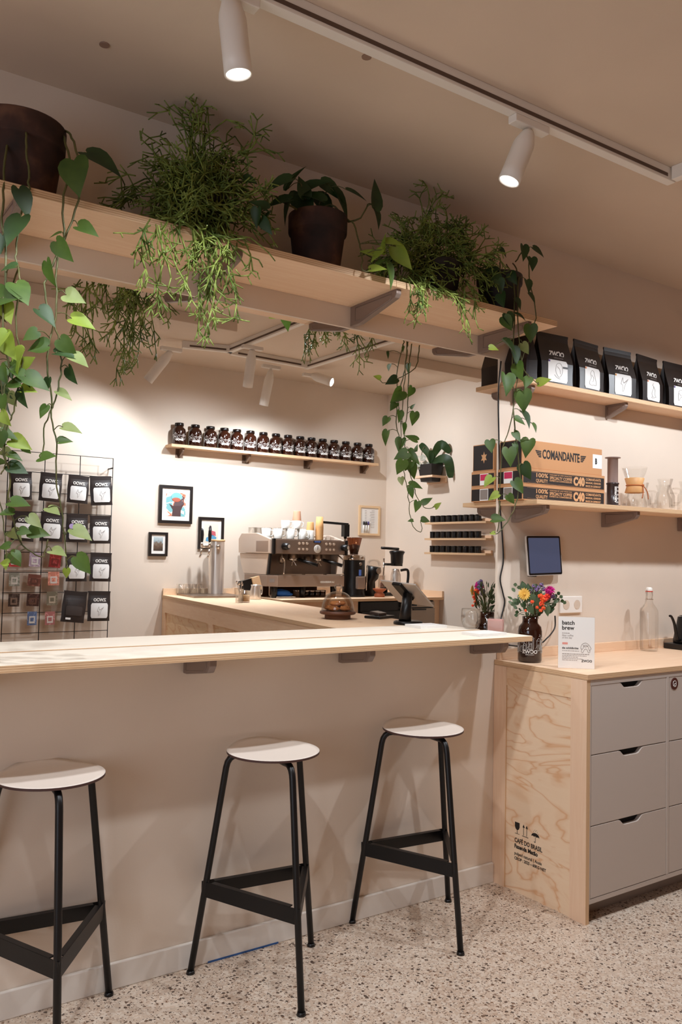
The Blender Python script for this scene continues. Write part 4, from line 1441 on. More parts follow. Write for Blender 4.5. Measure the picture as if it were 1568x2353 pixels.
# ================================================================== on the worktop
def bouquet_jar():
    c = Vector((0.084, -0.122, 0.9204))
    root = thing('flower_jar', 'amber jar of bright flowers on the worktop end', 'vase', c)
    r = 0.0495
    MB(c).lathe([(0, 0.001), (r * 0.9, 0), (r, 0.008), (r * 1.0, 0.128), (r * 0.93, 0.146), (r * 0.68, 0.160), (r * 0.64, 0.168), (r * 0.66, 0.188), (r * 0.58, 0.188), (r * 0.56, 0.165)], c, 44).build('jar', M_AMBER, root)
    tw = Vector((CAM.x - c.x, CAM.y - c.y, 0)).normalized()
    ang = math.atan2(tw.x, -tw.y)
    Rz = Matrix.Rotation(ang, 4, 'Z')
    for body, size, z, bold in ((BRAND, 0.020, 0.045, 0.0005), ('kaffeer\u00f6sterei', 0.0065, 0.034, 0.0)):
        M = Rz @ plane_m((0, -r - 0.0007, z), (1, 0, 0), (0, 0, 1))
        text(body, size, M_WHITEINK, root, M, wrap=r + 0.0007, bold=bold)
    # white town drawing round the jar
    dr = MB()
    rn = random.Random(4)

    def W(x, z):
        a = ang + x / r - math.pi / 2
        return Vector(((r + 0.0006) * math.cos(a), (r + 0.0006) * math.sin(a), z))

    def ln(*pts):
        P = []
        for (x0, z0), (x1, z1) in zip(pts, pts[1:]):
            k = max(1, int(abs(x1 - x0) / 0.006))
            P += [W(x0 + (x1 - x0) * i / k, z0 + (z1 - z0) * i / k) for i in range(k)]
        P.append(W(*pts[-1]))
        dr.tube(P, 0.0005, 4)
    for x0, w, z0, h in ((-0.013, 0.028, 0.056, 0.045), (-0.004, 0.014, 0.058, 0.038), (-0.045, 0.02, 0.045, 0.04), (0.03, 0.018, 0.05, 0.04), (-0.028, 0.012, 0.04, 0.03), (0.052, 0.02, 0.04, 0.05), (-0.075, 0.022, 0.04, 0.05)):
        ln((x0, z0), (x0 + w, z0), (x0 + w, z0 + h), (x0, z0 + h), (x0, z0))
        ln((x0 + w * .3, z0), (x0 + w * .3, z0 + h * .6), (x0 + w * .7, z0 + h * .6), (x0 + w * .7, z0))
        ln((x0 - 0.003, z0 + h), (x0 + w / 2, z0 + h + 0.012), (x0 + w + 0.003, z0 + h))
    for k in range(22):
        x, z = rn.uniform(-0.085, 0.085), rn.uniform(0.036, 0.112)
        if abs(x) < 0.028 and z < 0.056:
            continue
        a = rn.uniform(0, 3.14)
        L = rn.uniform(0.006, 0.016)
        ln((x, z), (x + L * math.cos(a), z + L * math.sin(a)), (x + L * 0.4, z + L * 0.9))
    dr.build('town_drawing', M_WHITEINK, root)
    # foliage and flowers
    cam_r, cam_u = RIGHT, Vector((0, 0, 1))
    F = -FWD
    neck = Vector((0, 0, 0.175))
    rn = random.Random(9)
    px = (c - CAM).dot(FWD) / FPX

    def loc(x, y, dep=0.0):        # picture offsets in px from the jar's neck (1230, 1430)
        return neck + (cam_r * (x - 1230) - UP * (y - 1430)) * px + F * dep
    st, lv = MB(), MB()

    def stem(p, r0=0.0013):
        st.tube(smooth_path([neck + Vector((rn.uniform(-.02, .02), rn.uniform(-.02, .02), -0.06)), neck + (p - neck) * 0.4 + Vector((0, 0, 0.02)), p], 4), r0, 5)

    def bloom(name, p, R, m, kind, m2=None):
        stem(p, 0.0016)
        b = MB()
        if kind == 'daisy':
            for ring, (cnt, rr, up) in enumerate(((16, 1.0, 0.12), (14, 0.8, 0.35), (10, 0.55, 0.6))):
                for k in range(cnt):
                    a = 2 * math.pi * (k + 0.5 * ring) / cnt
                    d = (cam_r * math.cos(a) + cam_u * math.sin(a) + F * up * 0.8).normalized()
                    leaf(b, p + d * R * 0.12, d, F, R * rr, R * 0.15, 0, False, 0.1, 0.05)
            b.ball(p + F * R * 0.25, R * 0.28, 10, 1)
        elif kind == 'ruff':
            for k in range(110):
                d = Vector((rn.gauss(0, 1), rn.gauss(0, 1), rn.gauss(0, 1))).normalized()
                leaf(b, p + d * R * 0.35, d, d.cross(Vector((0.3, 0.7, 0.2))), R * rn.uniform(0.5, 0.75), R * 0.16, 0, False, 0.3, 0.1)
            b.ball(p, R * 0.55, 10, 0)
        else:
            for k in range(26):
                d = Vector((rn.gauss(0, 1), rn.gauss(0, 1), rn.gauss(0, 1))).normalized()
                b.ball(p + d * R * 0.75, R * 0.3, 7, 0 if rn.random() < 0.75 else 1)
            b.ball(p, R * 0.6, 8, 0)
        b.build(name, [m, m2 or m], root)
    yel = mat('yellow_petal', (244, 200, 96), 0.6)
    bloom('yellow_flower', loc(1210, 1369, 0.05), 0.025, yel, 'daisy', mat('flower_eye', (214, 160, 60), 0.7))
    bloom('magenta_flower', loc(1269, 1362, 0.045), 0.024, mat('magenta_petal', (206, 40, 140), 0.6), 'ruff')
    orr, red = mat('orange_petal', (246, 104, 48), 0.6), mat('scarlet_petal', (228, 56, 38), 0.6)
    for x, y, R in ((1254, 1379, 0.016), (1262, 1374, 0.013), (1249, 1391, 0.012), (1253, 1401, 0.009), (1247, 1406, 0.008), (1239, 1399, 0.007), (1213, 1406, 0.006), (1246, 1373, 0.011), (1228, 1386, 0.008)):
        bloom('orange_flower', loc(x, y, 0.055), R, orr if rn.random() < 0.5 else red, 'cluster', red)
    pur = mat('purple_floret', (132, 102, 150), 0.7)
    for x, y in ((1246, 1355), (1252, 1349), (1240, 1360), (1228, 1363), (1257, 1358), (1272, 1378), (1280, 1375), (1265, 1380), (1235, 1352)):
        bloom('purple_sprig', loc(x, y, 0.03), 0.010, pur, 'cluster', M_EUC)
    for k in range(85):
        a, rr = rn.uniform(0, 2 * math.pi), math.sqrt(rn.random())
        x, y = 1236 + 46 * rr * math.cos(a), 1392 + 36 * rr * math.sin(a)
        p = loc(x, y, rn.uniform(-0.06, 0.015))
        d = (p - neck + Vector((rn.uniform(-.03, .03), rn.uniform(-.03, .03), rn.uniform(-.03, .03)))).normalized()
        leaf(lv, p, d, F + Vector((rn.uniform(-.5, .5), rn.uniform(-.5, .5), rn.uniform(-.2, .6))), rn.uniform(0.018, 0.032), None, rn.choice((0, 0, 1)), rn.random() < 0.4, 0.15, 0.15)
    for x, y, L in ((1238, 1388, 0.052), (1228, 1382, 0.04), (1245, 1400, 0.045), (1222, 1408, 0.04), (1262, 1408, 0.042)):
        leaf(lv, loc(x, y - 10, 0.045), img_dir(80 + rn.uniform(-25, 25)), F, L, L * 0.36, 0, True, 0.15, 0.1)
    for x, y in ((1292, 1372), (1298, 1380), (1290, 1386), (1300, 1388), (1306, 1389), (1286, 1378), (1278, 1398), (1284, 1392), (1200, 1350), (1208, 1356), (1204, 1413), (1202, 1420), (1240, 1350)):
        p = loc(x, y, 0.0)
        stem(p, 0.001)
        leaf(lv, p, img_dir(rn.uniform(-60, 60) if x > 1230 else rn.uniform(140, 240)), F, 0.016, 0.008, rn.choice((0, 1)), False, 0.1, 0.1)
    st.build('stems', M_STEM, root)
    lv.build('foliage', [M_EUC, M_LEAFD], root)
    return root


fj = bouquet_jar()
behind(fj, 'mirror image of the flower jar, half hidden behind the wall edge at the bar end')

# --- batch brew sign
sg = thing('counter_sign', 'white batch brew card standing on the worktop beside the flower jar', 'sign', (0.100, -0.352, 0.9204), math.radians(-45.3))
MB().box((-0.0695, -0.0012, 0), (0.0695, 0.0012, 0.202)).build('card', M_PAPER, sg)
MB().box((-0.071, 0.0013, 0), (0.071, 0.003, 0.204)).box((-0.05, 0.003, 0), (0.05, 0.05, 0.002)).build('acrylic_stand', M_GLASS, sg)


def S(body, x, z, size, m=M_INKG, bold=0.0, xs=1.0, al='LEFT'):
    text(body, size, m, sg, plane_m((x, -0.0015, z), (1, 0, 0), (0, 0, 1)), al, xs, 'print', bold=bold)


S('batch', -0.056, 0.178, 0.0225, M_INK, 0.0004)
S('brew', -0.056, 0.158, 0.0225, M_INK, 0.0004)
S('filter coffee', -0.055, 0.1285, 0.0095)
S('of the day', -0.055, 0.1195, 0.0095)
MB().box((-0.054, -0.0016, 0.093), (-0.033, -0.0013, 0.101)).build('pink_tag', M_INKR, sg)
S('die schildkr\u00f6te', -0.055, 0.079, 0.0105, M_INK, 0.0002)
S(BRAND, 0.040, 0.030, 0.0125, M_INK, 0.0003, 1.0, 'CENTER')
rn = random.Random(31)


def fine_print(parent, y, x0, x1, z, m, h=0.0024, d=(1, 0, 0)):
    """A line of print too small to read, as short dashes."""
    b = MB()
    x = x0
    while x < x1:
        L = rn.uniform(0.004, 0.011)
        b.box((x, y - 0.0003, z), (min(x + L, x1), y, z + h))
        x += L + 0.0016
    return b.build('print', m, parent)


fine_print(sg, -0.0013, -0.055, -0.026, 0.136, M_INKG, 0.003)
for z_, xe, m_ in ((0.067, 0.012, M_INKG), (0.055, 0.050, M_GREYPR), (0.0485, 0.040, M_INKG), (0.0425, 0.006, M_INKG), (0.0365, 0.024, M_INKG), (0.0305, 0.004, M_INKG)):
    fine_print(sg, -0.0013, -0.054, xe, z_, m_)
doodle(sg, 5, (0.036, 0.082), 0.038, -0.0016, M_GREYPR, 0.0007)

# --- swing-top bottle
c = Vector((0.930, -0.092, 0.9204))
bo = thing('swing_top_bottle', 'tall clear swing-top bottle on the worktop', 'bottle', c)
R = 0.042
MB(c).lathe([(0, 0.004), (R * 0.86, 0.001), (R * 0.97, 0.006), (R, 0.018), (R, 0.182), (R * 0.94, 0.196), (R * 0.7, 0.212), (R * 0.46, 0.226), (R * 0.42, 0.236), (R * 0.36, 0.266), (R * 0.36, 0.272), (R * 0.42, 0.274), (R * 0.42, 0.280), (R * 0.3, 0.281)], c, 44).build('glass_body', M_GLASS, bo)
MB(c).lathe([(0, 0.283), (R * 0.36, 0.283), (R * 0.38, 0.287), (R * 0.36, 0.298), (R * 0.2, 0.303), (0, 0.303)], c, 28).build('stopper', M_CUP, bo)
MB(c).lathe([(R * 0.33, 0.2805), (R * 0.40, 0.2805), (R * 0.40, 0.285), (R * 0.33, 0.285)], c, 28).build('seal', mat('red_rubber', (206, 60, 44), 0.6), bo)
b = MB(c)
for s in (-1, 1):
    b.tube([c + Vector((s * R * 0.44, 0, 0.245)), c + Vector((s * R * 0.5, -0.004, 0.265)), c + Vector((s * R * 0.42, 0, 0.290))], 0.0014, 6)
b.tube([c + Vector((R * 0.44 * math.cos(a), R * 0.44 * math.sin(a), 0.245)) for a in [k * math.pi / 10 for k in range(21)]], 0.0014, 6)
b.build('wire_bail', M_CHROME, bo)

# --- gooseneck kettle on its base
c = Vector((1.205, -0.115, 0.9204))
kb = thing('kettle_base', 'black electric kettle base at the end of the worktop', 'kettle base', c)
MB(c).box((c.x - 0.095, c.y - 0.07, c.z), (c.x + 0.095, c.y + 0.07, c.z + 0.027)).build('plate', M_BLACKP, kb, bevel=0.004)
c2 = c + Vector((0.0, 0, 0.0274))
ke = thing('gooseneck_kettle', 'black gooseneck kettle on its electric base', 'kettle', c2)
MB(c2).lathe([(0, 0), (0.066, 0), (0.068, 0.012), (0.064, 0.03), (0.052, 0.09), (0.046, 0.125), (0.045, 0.128), (0, 0.132)], c2, 40).build('body', M_BLACK, ke)
MB(c2).lathe([(0, 0.133), (0.04, 0.1335), (0.008, 0.138), (0.006, 0.15), (0.013, 0.156), (0, 0.162)], c2, 28).build('lid', M_BLACK, ke)
MB(c2).tube(smooth_path([c2 + Vector((-0.055, 0, 0.022)), c2 + Vector((-0.085, -0.002, 0.022)), c2 + Vector((-0.098, -0.002, 0.055)), c2 + Vector((-0.112, -0.002, 0.10)), c2 + Vector((-0.135, -0.002, 0.133)), c2 + Vector((-0.15, -0.002, 0.137))], 5), [0.0095 - 0.00018 * k for k in range(26)], 12).build('spout', M_BLACK, ke)
MB(c2).tube(smooth_path([c2 + Vector((0.045, 0, 0.12)), c2 + Vector((0.1, 0, 0.13)), c2 + Vector((0.115, 0, 0.08)), c2 + Vector((0.11, 0, 0.02))], 5), 0.009, 10).build('handle', M_BLACK, ke)

# ================================================================== on the bar end
BZ = 1.0467
for k, (x, y, w, d, h, a) in enumerate(((-0.222, -0.168, 0.145, 0.105, 0.012, 0.0), (-0.222, 0.185, 0.145, 0.105, 0.012, 0.0))):
    c = Vector((x, y, BZ))
    st = thing('card_stack', ('stack of white cards on the bar end, on the stool side', 'mirror image of the stack of white cards on the bar end')[k], 'cards', c, a)  # second stack added as the reflection of the first
    for q in range(3):
        MB().box((-w / 2, -d / 2 + 0.001 * q, q * 0.004), (w / 2, d / 2 + 0.001 * q, q * 0.004 + 0.0036)).build('card_layer', M_PAPER, st)
c = Vector((-0.078, -0.085, BZ))
hd = thing('card_holder', 'clear holder of pink cards at the very end of the bar', 'card holder', c, math.radians(-60))
MB().box((-0.034, -0.02, 0), (0.034, 0.02, 0.003)).box((-0.034, -0.02, 0.003), (0.034, -0.018, 0.045)).box((-0.034, 0.018, 0.003), (0.034, 0.02, 0.058)).build('acrylic_box', M_GLASS, hd)
MB().box((-0.030, -0.016, 0.0035), (0.030, 0.014, 0.052)).build('pink_cards', mat('pink_card', (204, 156, 148), 0.7), hd)
c = Vector((-0.085, 0.055, BZ))
gl = thing('water_glass', 'round clear tumbler on the bar end behind the card holder', 'glass', c)
MB(c).lathe([(0, 0.003), (0.025, 0.001), (0.032, 0.006), (0.041, 0.03), (0.042, 0.055), (0.040, 0.085), (0.038, 0.085), (0.040, 0.055), (0.039, 0.03), (0.03, 0.009), (0, 0.007)], c, 40).build('tumbler', M_GLASS, gl)

# ================================================================== the barista side, a mirror reflection built as a room: counters
H = 1.015
YF2 = 2.52                 # front of the counter along the back wall
lc = thing('corner_counter', 'plywood panelled counter leg reaching from the taps towards the bar', 'counter', (-0.05, 1.9, 0))
O = lc.location
A0, A1 = Vector((-0.140, 3.305, 0)), Vector((-0.440, 0.32, 0))          # customer face of the leg
dl = (A1 - A0).normalized()
nl = Vector((-dl.y, dl.x, 0))
nl = nl if nl.x > 0 else -nl                                            # towards the barista
LL = (A1 - A0).length


def lbox(s0, s1, n0, n1, z0, z1):
    """Box along the skewed leg: s along it from the wall, n inwards, z up."""
    b = [A0 + dl * s + nl * n for s, n in ((s0, n0), (s1, n0), (s1, n1), (s0, n1))]
    return [p + Vector((0, 0, z)) for z in (z0, z1) for p in b], [(0, 3, 2, 1), (4, 5, 6, 7), (0, 1, 5, 4), (1, 2, 6, 5), (2, 3, 7, 6), (3, 0, 4, 7)]


MB(O).add(*lbox(0.0, LL, 0.012, 0.30, 0, H - 0.0215)).build('panel', ply_mat('counter_panel', (238, 208, 168), (216, 166, 112), 1, 0.4, True, 0.6), lc)
fr = MB(O)
fr.add(*lbox(0, LL, 0.0, 0.012, H - 0.125, H - 0.0215))
for s in (0.0, 1.02, 2.04, 2.92):
    fr.add(*lbox(s, s + 0.075, 0.0, 0.0118, 0.0, H - 0.125))
fr.build('rail_frame', M_BACKPLY, lc)
lw_ = thing('worktop', 'plywood worktop of the counter leg carrying taps and cake dome', 'worktop', (0.05, 1.9, H - 0.021))
O = lw_.location
v, f = lbox(0.0, LL, -0.004, 0.56, H - 0.021, H)
MB(O).add(v, f, [0, 0, 1, 1, 1, 1]).build('slab', [M_BACKPLY, M_EZ], lw_, bevel=0.001)
MB(O).add(*lbox(0.0, 0.018, 0.0, 0.56, H, H + 0.048)).build('backsplash', M_BACKPLY, lw_)
bc = thing('back_counter', 'plywood counter along the back wall under the espresso machine', 'counter', (1.2, 2.9, 0))
O = bc.location
MB(O).box((0.43, YF2, H - 0.021), (XR - 0.002, YB - 0.002, H), 0, 2).build('worktop', [M_BACKPLY, M_EZ], bc, bevel=0.001)
MB(O).box((0.43, YB - 0.02, H), (XR - 0.002, YB - 0.001, H + 0.048)).box((XR - 0.02, YF2, H), (XR - 0.0015, YB - 0.02, H + 0.048)).build('backsplash', M_BACKPLY, bc)
MB(O).box((0.45, YF2 + 0.05, 0), (1.12, YB - 0.003, H - 0.022)).build('base_panel', M_BACKPLY, bc)
MB(O).box((1.86, YF2 + 0.05, 0), (XR - 0.003, YB - 0.003, H - 0.022)).build('base_panel', M_BACKPLY, bc)
fg = thing('undercounter_fridge', 'steel and black undercounter fridge below the grinders', 'fridge', (1.5, YF2 + 0.3, 0.0))
O = fg.location
MB(O).box((1.13, YF2 + 0.035, 0.08), (1.85, YB - 0.1, H - 0.03)).build('cabinet_body', M_BLACKP, fg)
MB(O).box((1.135, YF2 + 0.015, 0.1), (1.50, YF2 + 0.034, H - 0.10)).build('door', M_BLACKP, fg)
MB(O).box((1.51, YF2 + 0.012, 0.1), (1.845, YF2 + 0.034, H - 0.085)).build('steel_door', M_STEELD, fg)
MB(O).box((1.51, YF2 + 0.016, H - 0.075), (1.845, YF2 + 0.034, H - 0.035)).build('control_strip', M_STEELD, fg)
MB(O).box((1.60, YF2 + 0.010, H - 0.066), (1.66, YF2 + 0.016, H - 0.048)).build('display', M_BLACKP, fg)
MB(O).box((1.62, YF2 + 0.002, H - 0.098), (1.75, YF2 + 0.012, H - 0.088)).build('handle', M_BLACKP, fg)

# ---------------------------------------------------------------- tap tower
c = Vector((0.217, 3.150, H + 0.0125))
tp = thing('tap_tower', 'brushed steel drinks tower with two black-handled taps', 'tap', c)
MB(c).lathe([(0, 0), (0.06, 0), (0.0585, 0.004), (0.0585, 0.392)], c, 44).build('column', M_STEEL, tp)
MB(c).lathe([(0.0575, 0.392), (0.061, 0.393), (0.061, 0.408), (0.0, 0.409)], c, 44).build('wooden_cap', mat('cap_wood', (226, 184, 134), 0.5), tp)
tf = MB(c)
tf.cyl(c + Vector((-0.055, -0.03, 0.352)), c + Vector((-0.155, -0.06, 0.352)), 0.0105, n=14)
tf.ball(c + Vector((-0.02, -0.066, 0.352)), 0.02, 14)
for dx in (-0.15, -0.087):
    p = c + Vector((dx, -0.058, 0.352))
    tf.cyl(p + Vector((0, 0, -0.012)), p + Vector((-0.012, -0.012, -0.055)), 0.009, 0.007, 12)
    tf.cyl(p + Vector((-0.012, -0.012, -0.055)), p + Vector((-0.022, -0.016, -0.082)), 0.008, 0.007, 12)
    tf.cyl(p, p + Vector((0, 0, 0.032)), 0.011, 0.008, 12)
tf.build('faucets', M_CHROME, tp)
for dx in (-0.15, -0.087):
    p = c + Vector((dx, -0.058, 0.380))
    MB(c).lathe([(0, 0), (0.007, 0), (0.011, 0.02), (0.0135, 0.06), (0.011, 0.09), (0.006, 0.105), (0, 0.108)], p, 18).build('tap_handle', M_BLACKP, tp)
tm = Matrix.Rotation(math.atan2(dl.y, dl.x) + math.pi / 2, 3, 'Z')
c = Vector((0.10, 3.06, H + 0.0005))
dt = thing('drip_tray', 'low steel drip tray under the taps', 'drip tray', c)
MB(c).obox(c + Vector((0.035, 0.0, 0.006)), (0.39, 0.40, 0.0118), tm).build('tray', M_STEELD, dt)
# ---------------------------------------------------------------- small glasses beside the taps
k = 0
for row, y in enumerate((3.255, 3.19)):
    for q in range(5):
        x = -0.03 + q * 0.052 - row * 0.012
        if x > 0.15:
            continue
        c = Vector((x, y, H + 0.0126))
        g = thing('water_glass', '%s upturned clear glass counted from the wall end beside the tap tower' % ORD[k], 'glass', c, 0, 'upturned glasses by the tap tower')
        MB(c).lathe([(0.024, 0), (0.0225, 0.002), (0.021, 0.07), (0.0, 0.071)], c, 24).build('tumbler', M_GLASS, g)
        k += 1
# ---------------------------------------------------------------- things in front of the machine
c = atz(550, 1385, H + 0.0005)
g = thing('spoon_glass', 'clear glass holding spoons on the counter before the espresso machine', 'glass', c)
MB(c).lathe([(0, 0.003), (0.025, 0), (0.027, 0.09), (0.025, 0.09), (0.023, 0.006), (0, 0.006)], c, 28).build('glass_body', M_GLASS, g)
b = MB(c)
for a, l in ((0.3, 0.13), (1.6, 0.12), (2.7, 0.135), (4.2, 0.125), (5.3, 0.12)):
    e = c + Vector((0.02 * math.cos(a), 0.02 * math.sin(a), l))
    b.tube([c + Vector((-0.012 * math.cos(a), -0.012 * math.sin(a), 0.01)), e], 0.0016, 6)
    b.ball(e, (0.006, 0.006, 0.01), 8)
b.build('spoons', M_CHROME, g)
c = atz(561, 1384, H + 0.0005)
g = thing('sugar_glass', 'squat glass of brown sugar on the counter before the espresso machine', 'glass', c)
MB(c).lathe([(0, 0.003), (0.036, 0), (0.039, 0.01), (0.039, 0.078), (0.037, 0.078), (0.036, 0.006), (0, 0.006)], c, 32).build('glass_body', M_GLASS, g)
MB(c).lathe([(0, 0.007), (0.0355, 0.007), (0.0355, 0.048), (0, 0.05)], c, 28).build('brown_sugar', mat('sugar', (206, 160, 106), 0.9), g)
c = atz(587, 1377, H + 0.0005)
g = thing('milk_pitcher', 'steel milk pitcher on the counter before the espresso machine', 'pitcher', c)
MB(c).lathe([(0, 0.001), (0.040, 0), (0.041, 0.004), (0.038, 0.06), (0.031, 0.088), (0.034, 0.102), (0.032, 0.102), (0.029, 0.088)], c, 36).build('jug', M_STEEL, g)
MB(c).tube(smooth_path([c + Vector((0.032, 0.005, 0.092)), c + Vector((0.056, 0.01, 0.088)), c + Vector((0.056, 0.01, 0.04)), c + Vector((0.038, 0.005, 0.03))], 5), 0.005, 8).build('handle', M_STEEL, g)
c = Vector((0.315, 2.80, H + 0.0005))
g = thing('napkin_box', 'black box of paper napkins tilted back beside the steel pitcher', 'napkin box', c)
MB(c).obox(c + Vector((-0.02, 0, 0.066)), (0.075, 0.07, 0.130), (math.radians(-5), math.radians(-14), 0)).build('holder', M_BLACKP, g)
MB(c).obox(c + Vector((0.040, -0.02, 0.1025)), (0.062, 0.05, 0.10), (math.radians(-5), math.radians(-14), 0)).build('napkins', mat('napkin_kraft', (226, 188, 146), 0.8), g)
c = atz(650, 1373, H + 0.0005)
g = thing('cleaning_cloth', 'blue cloth folded on a white saucer under the espresso machine', 'cloth', c)
MB(c).box((c.x - 0.08, c.y - 0.05, c.z), (c.x + 0.082, c.y + 0.05, c.z + 0.010)).build('white_tray', M_CUP, g, bevel=0.003)
cl = MB(c)
rn = random.Random(2)
cl.ball(c + Vector((-0.01, 0, 0.034)), (0.072, 0.045, 0.026), 16)
cl.ball(c + Vector((0.035, -0.004, 0.024)), (0.045, 0.038, 0.014), 14)
cl.ball(c + Vector((-0.02, 0.01, 0.054)), (0.04, 0.03, 0.010), 12)
cl.build('folded_cloth', M_BLUE, g)

# ---------------------------------------------------------------- espresso machine
EX0, EX1, EY = 0.440, 1.078, 2.700
c = Vector(((EX0 + EX1) / 2, 2.95, H + 0.0005))
em = thing('espresso_machine', 'wide steel two-group espresso machine on the back counter', 'espresso machine', c)
MST = mat('satin_machine_steel', (176, 154, 138), 0.34, 0.55)
MSD = mat('warm_dark_steel', (152, 132, 118), 0.36, 0.55)
z = lambda t: t
b = MB(c)
tray = [(EX0 + 0.052, EY), (EX1, EY), (EX1, 3.12), (EX0, 3.12), (EX0, EY + 0.07)]
b.prism(tray, (0, 0, 1.098), (1, 0, 0), (0, 1, 0), (0, 0, 0.083))
b.build('drip_tray_housing', MST, em, bevel=0.003)
b = MB(c)
b.box((EX0 + 0.07, EY + 0.012, 1.1812), (EX1 - 0.025, 2.93, 1.186))
for k in range(3):
    x = EX0 + 0.1 + k * 0.19
    b.box((x, EY + 0.006, 1.186), (x + 0.16, EY + 0.03, 1.192))
b.build('cup_grate', M_CHROME, em)
M_SIDE = mat('pale_side_panel', (226, 206, 188), 0.35, 0.2)
low = [(2.80, 1.182), (3.14, 1.182), (3.19, 1.25), (3.215, 1.338), (2.765, 1.338)]
head = [(2.712, 1.340), (3.205, 1.340), (3.21, 1.445), (3.16, 1.49), (2.92, 1.49), (2.712, 1.445)]
for x0, x1 in ((EX0 + 0.004, EX0 + 0.016), (EX1 - 0.018, EX1 - 0.006)):
    MB(c).prism(low, (x0, 0, 0), (0, 1, 0), (0, 0, 1), (x1 - x0, 0, 0)).build('side_panel', M_SIDE, em, bevel=0.004)
for x0, x1 in ((EX0 - 0.012, EX0 + 0.012), (EX1 - 0.006, EX1 + 0.016)):
    hs = MB(c).prism(head, (x0, 0, 0), (0, 1, 0), (0, 0, 1), (x1 - x0, 0, 0)).build('head_side', M_SIDE, em, bevel=0.004)
    MB(c).box((x0 - 0.0015, 2.74, 1.352), (x1 + 0.0015, 2.92, 1.43)).build('steel_inlay', MST, hs)
MB(c).prism([(2.756, 1.19), (2.775, 1.19), (2.752, 1.338), (2.733, 1.338)], (EX0 + 0.002, 0, 0), (0, 1, 0), (0, 0, 1), (0.016, 0, 0)).build('corner_trim', M_BLACKP, em)
MB(c).box((EX0 + 0.013, 2.86, 1.186), (EX1 - 0.007, 2.90, 1.345)).build('back_splash', MSD, em)
MB(c).box((EX0 + 0.013, EY + 0.01, 1.338), (EX1 - 0.007, 3.14, 1.444)).build('head_housing', MSD, em, bevel=0.004)
MB(c).box((EX0 + 0.012, EY - 0.004, 1.340), (EX1, EY + 0.0095, 1.444)).build('front_panel', MSD, em, bevel=0.003)
for x0 in (EX0 + 0.002, EX1 + 0.001):
    MB(c).box((x0, EY - 0.012, 1.335), (x0 + 0.020, EY + 0.03, 1.449)).build('end_trim', M_BLACKP, em, bevel=0.003)
b = MB(c)
b.box((EX0 + 0.03, EY + 0.02, 1.4445), (EX1 - 0.02, 3.12, 1.449))
b.build('cup_tray', M_STEELD, em)
for a, d in ((EX0 + 0.0125, 0.15), (EX1 - 0.15, 0.14)):
    rl = MB(c)
    for q in range(3):
        rl.box((a + 0.01, 2.95 + 0.05 * q, 1.468 + 0.006 * q), (a + d, 2.965 + 0.05 * q, 1.474 + 0.006 * q))
    rl.box((a, 2.93, 1.449), (a + 0.004, 3.1, 1.488))
    rl.build('cup_rail', M_CHROME, em)
b = MB(c)
b.box((EX0 + 0.35, EY - 0.007, 1.425), (EX0 + 0.415, EY - 0.0042, 1.441))
b.build('display', M_BLACKP, em)
MB(c).box((EX0 + 0.356, EY - 0.0085, 1.428), (EX0 + 0.409, EY - 0.0072, 1.438)).build('display_glow', M_LED, em)
M_BTN = mat('pale_buttons', (226, 204, 182), 0.35)
for s in (0.225, 0.465):
    for q in range(3):
        for r_, zz in ((0.010, 1.418), (0.009, 1.376)):
            p = Vector((EX0 + s + q * 0.034, EY - 0.0042, zz))
            MB(c).cyl(p, p + Vector((0, -0.004, 0)), r_, n=16).build('push_button', M_BTN, em)
MB(c).lathe([(0, 0.005), (0.027, 0.005), (0.031, 0.003), (0.031, 0.0)], (EX0 + 0.385, EY - 0.0042, 1.379), 28, 0, (0, -1, 0)).build('pressure_gauge', M_CUP, em)
MB(c).box((EX0 + 0.384, EY - 0.0105, 1.374), (EX0 + 0.387, EY - 0.0093, 1.402)).build('gauge_needle', M_INK, em)
for x in (EX0 + 0.085, EX1 - 0.032):
    kn = MB(c).lathe([(0.016, 0), (0.024, 0.008), (0.026, 0.03), (0.022, 0.055), (0.014, 0.06)], (x, EY - 0.004, 1.393), 24, 0, Vector((0.35, -1, 0.0))).build('steam_knob', M_BLACKP, em)
    MB(c).lathe([(0, 0.062), (0.014, 0.061)], (x, EY - 0.004, 1.393), 24, 0, Vector((0.35, -1, 0.0))).build('knob_cap', M_CUP, kn)
for x in (EX0 + 0.225, EX0 + 0.445):
    gp = MB(c)
    gp.lathe([(0.0, 0.0), (0.036, 0.0), (0.036, 0.028), (0.04, 0.03), (0.04, 0.045), (0.033, 0.05), (0.0, 0.052)], (x, 2.785, 1.338), 28, 0, (0, 0, -1))
    gp.tube(smooth_path([Vector((x, 2.78, 1.29)), Vector((x - 0.014, 2.77, 1.268)), Vector((x - 0.02, 2.765, 1.25))], 3), 0.006, 8)
    gp.tube(smooth_path([Vector((x, 2.78, 1.29)), Vector((x + 0.014, 2.77, 1.268)), Vector((x + 0.02, 2.765, 1.25))], 3), 0.006, 8)
    gp.build('group_head', M_CHROME, em)
    MB(c).cyl((x + 0.03, 2.75, 1.298), (x + 0.125, 2.635, 1.258), 0.011, 0.014, 16).build('portafilter_handle', M_BLACKP, em)
    MB(c).lathe([(0.018, -0.012), (0.026, -0.008), (0.026, 0.03), (0.012, 0.045)], (x - 0.085, 2.80, 1.31), 18, 0, (0, 0, -1)).build('valve', M_STEELD, em)
for x, sg_ in ((EX0 + 0.085, -1), (EX1 - 0.03, 1)):
    b = MB(c)
    b.tube(smooth_path([Vector((x + sg_ * -0.012, EY + 0.03, 1.336)), Vector((x, EY - 0.005, 1.31)), Vector((x + 0.015, EY - 0.01, 1.285)), Vector((x + 0.013, EY - 0.004, 1.19))], 5), 0.0052, 10)
    b.build('steam_wand', M_CHROME, em)
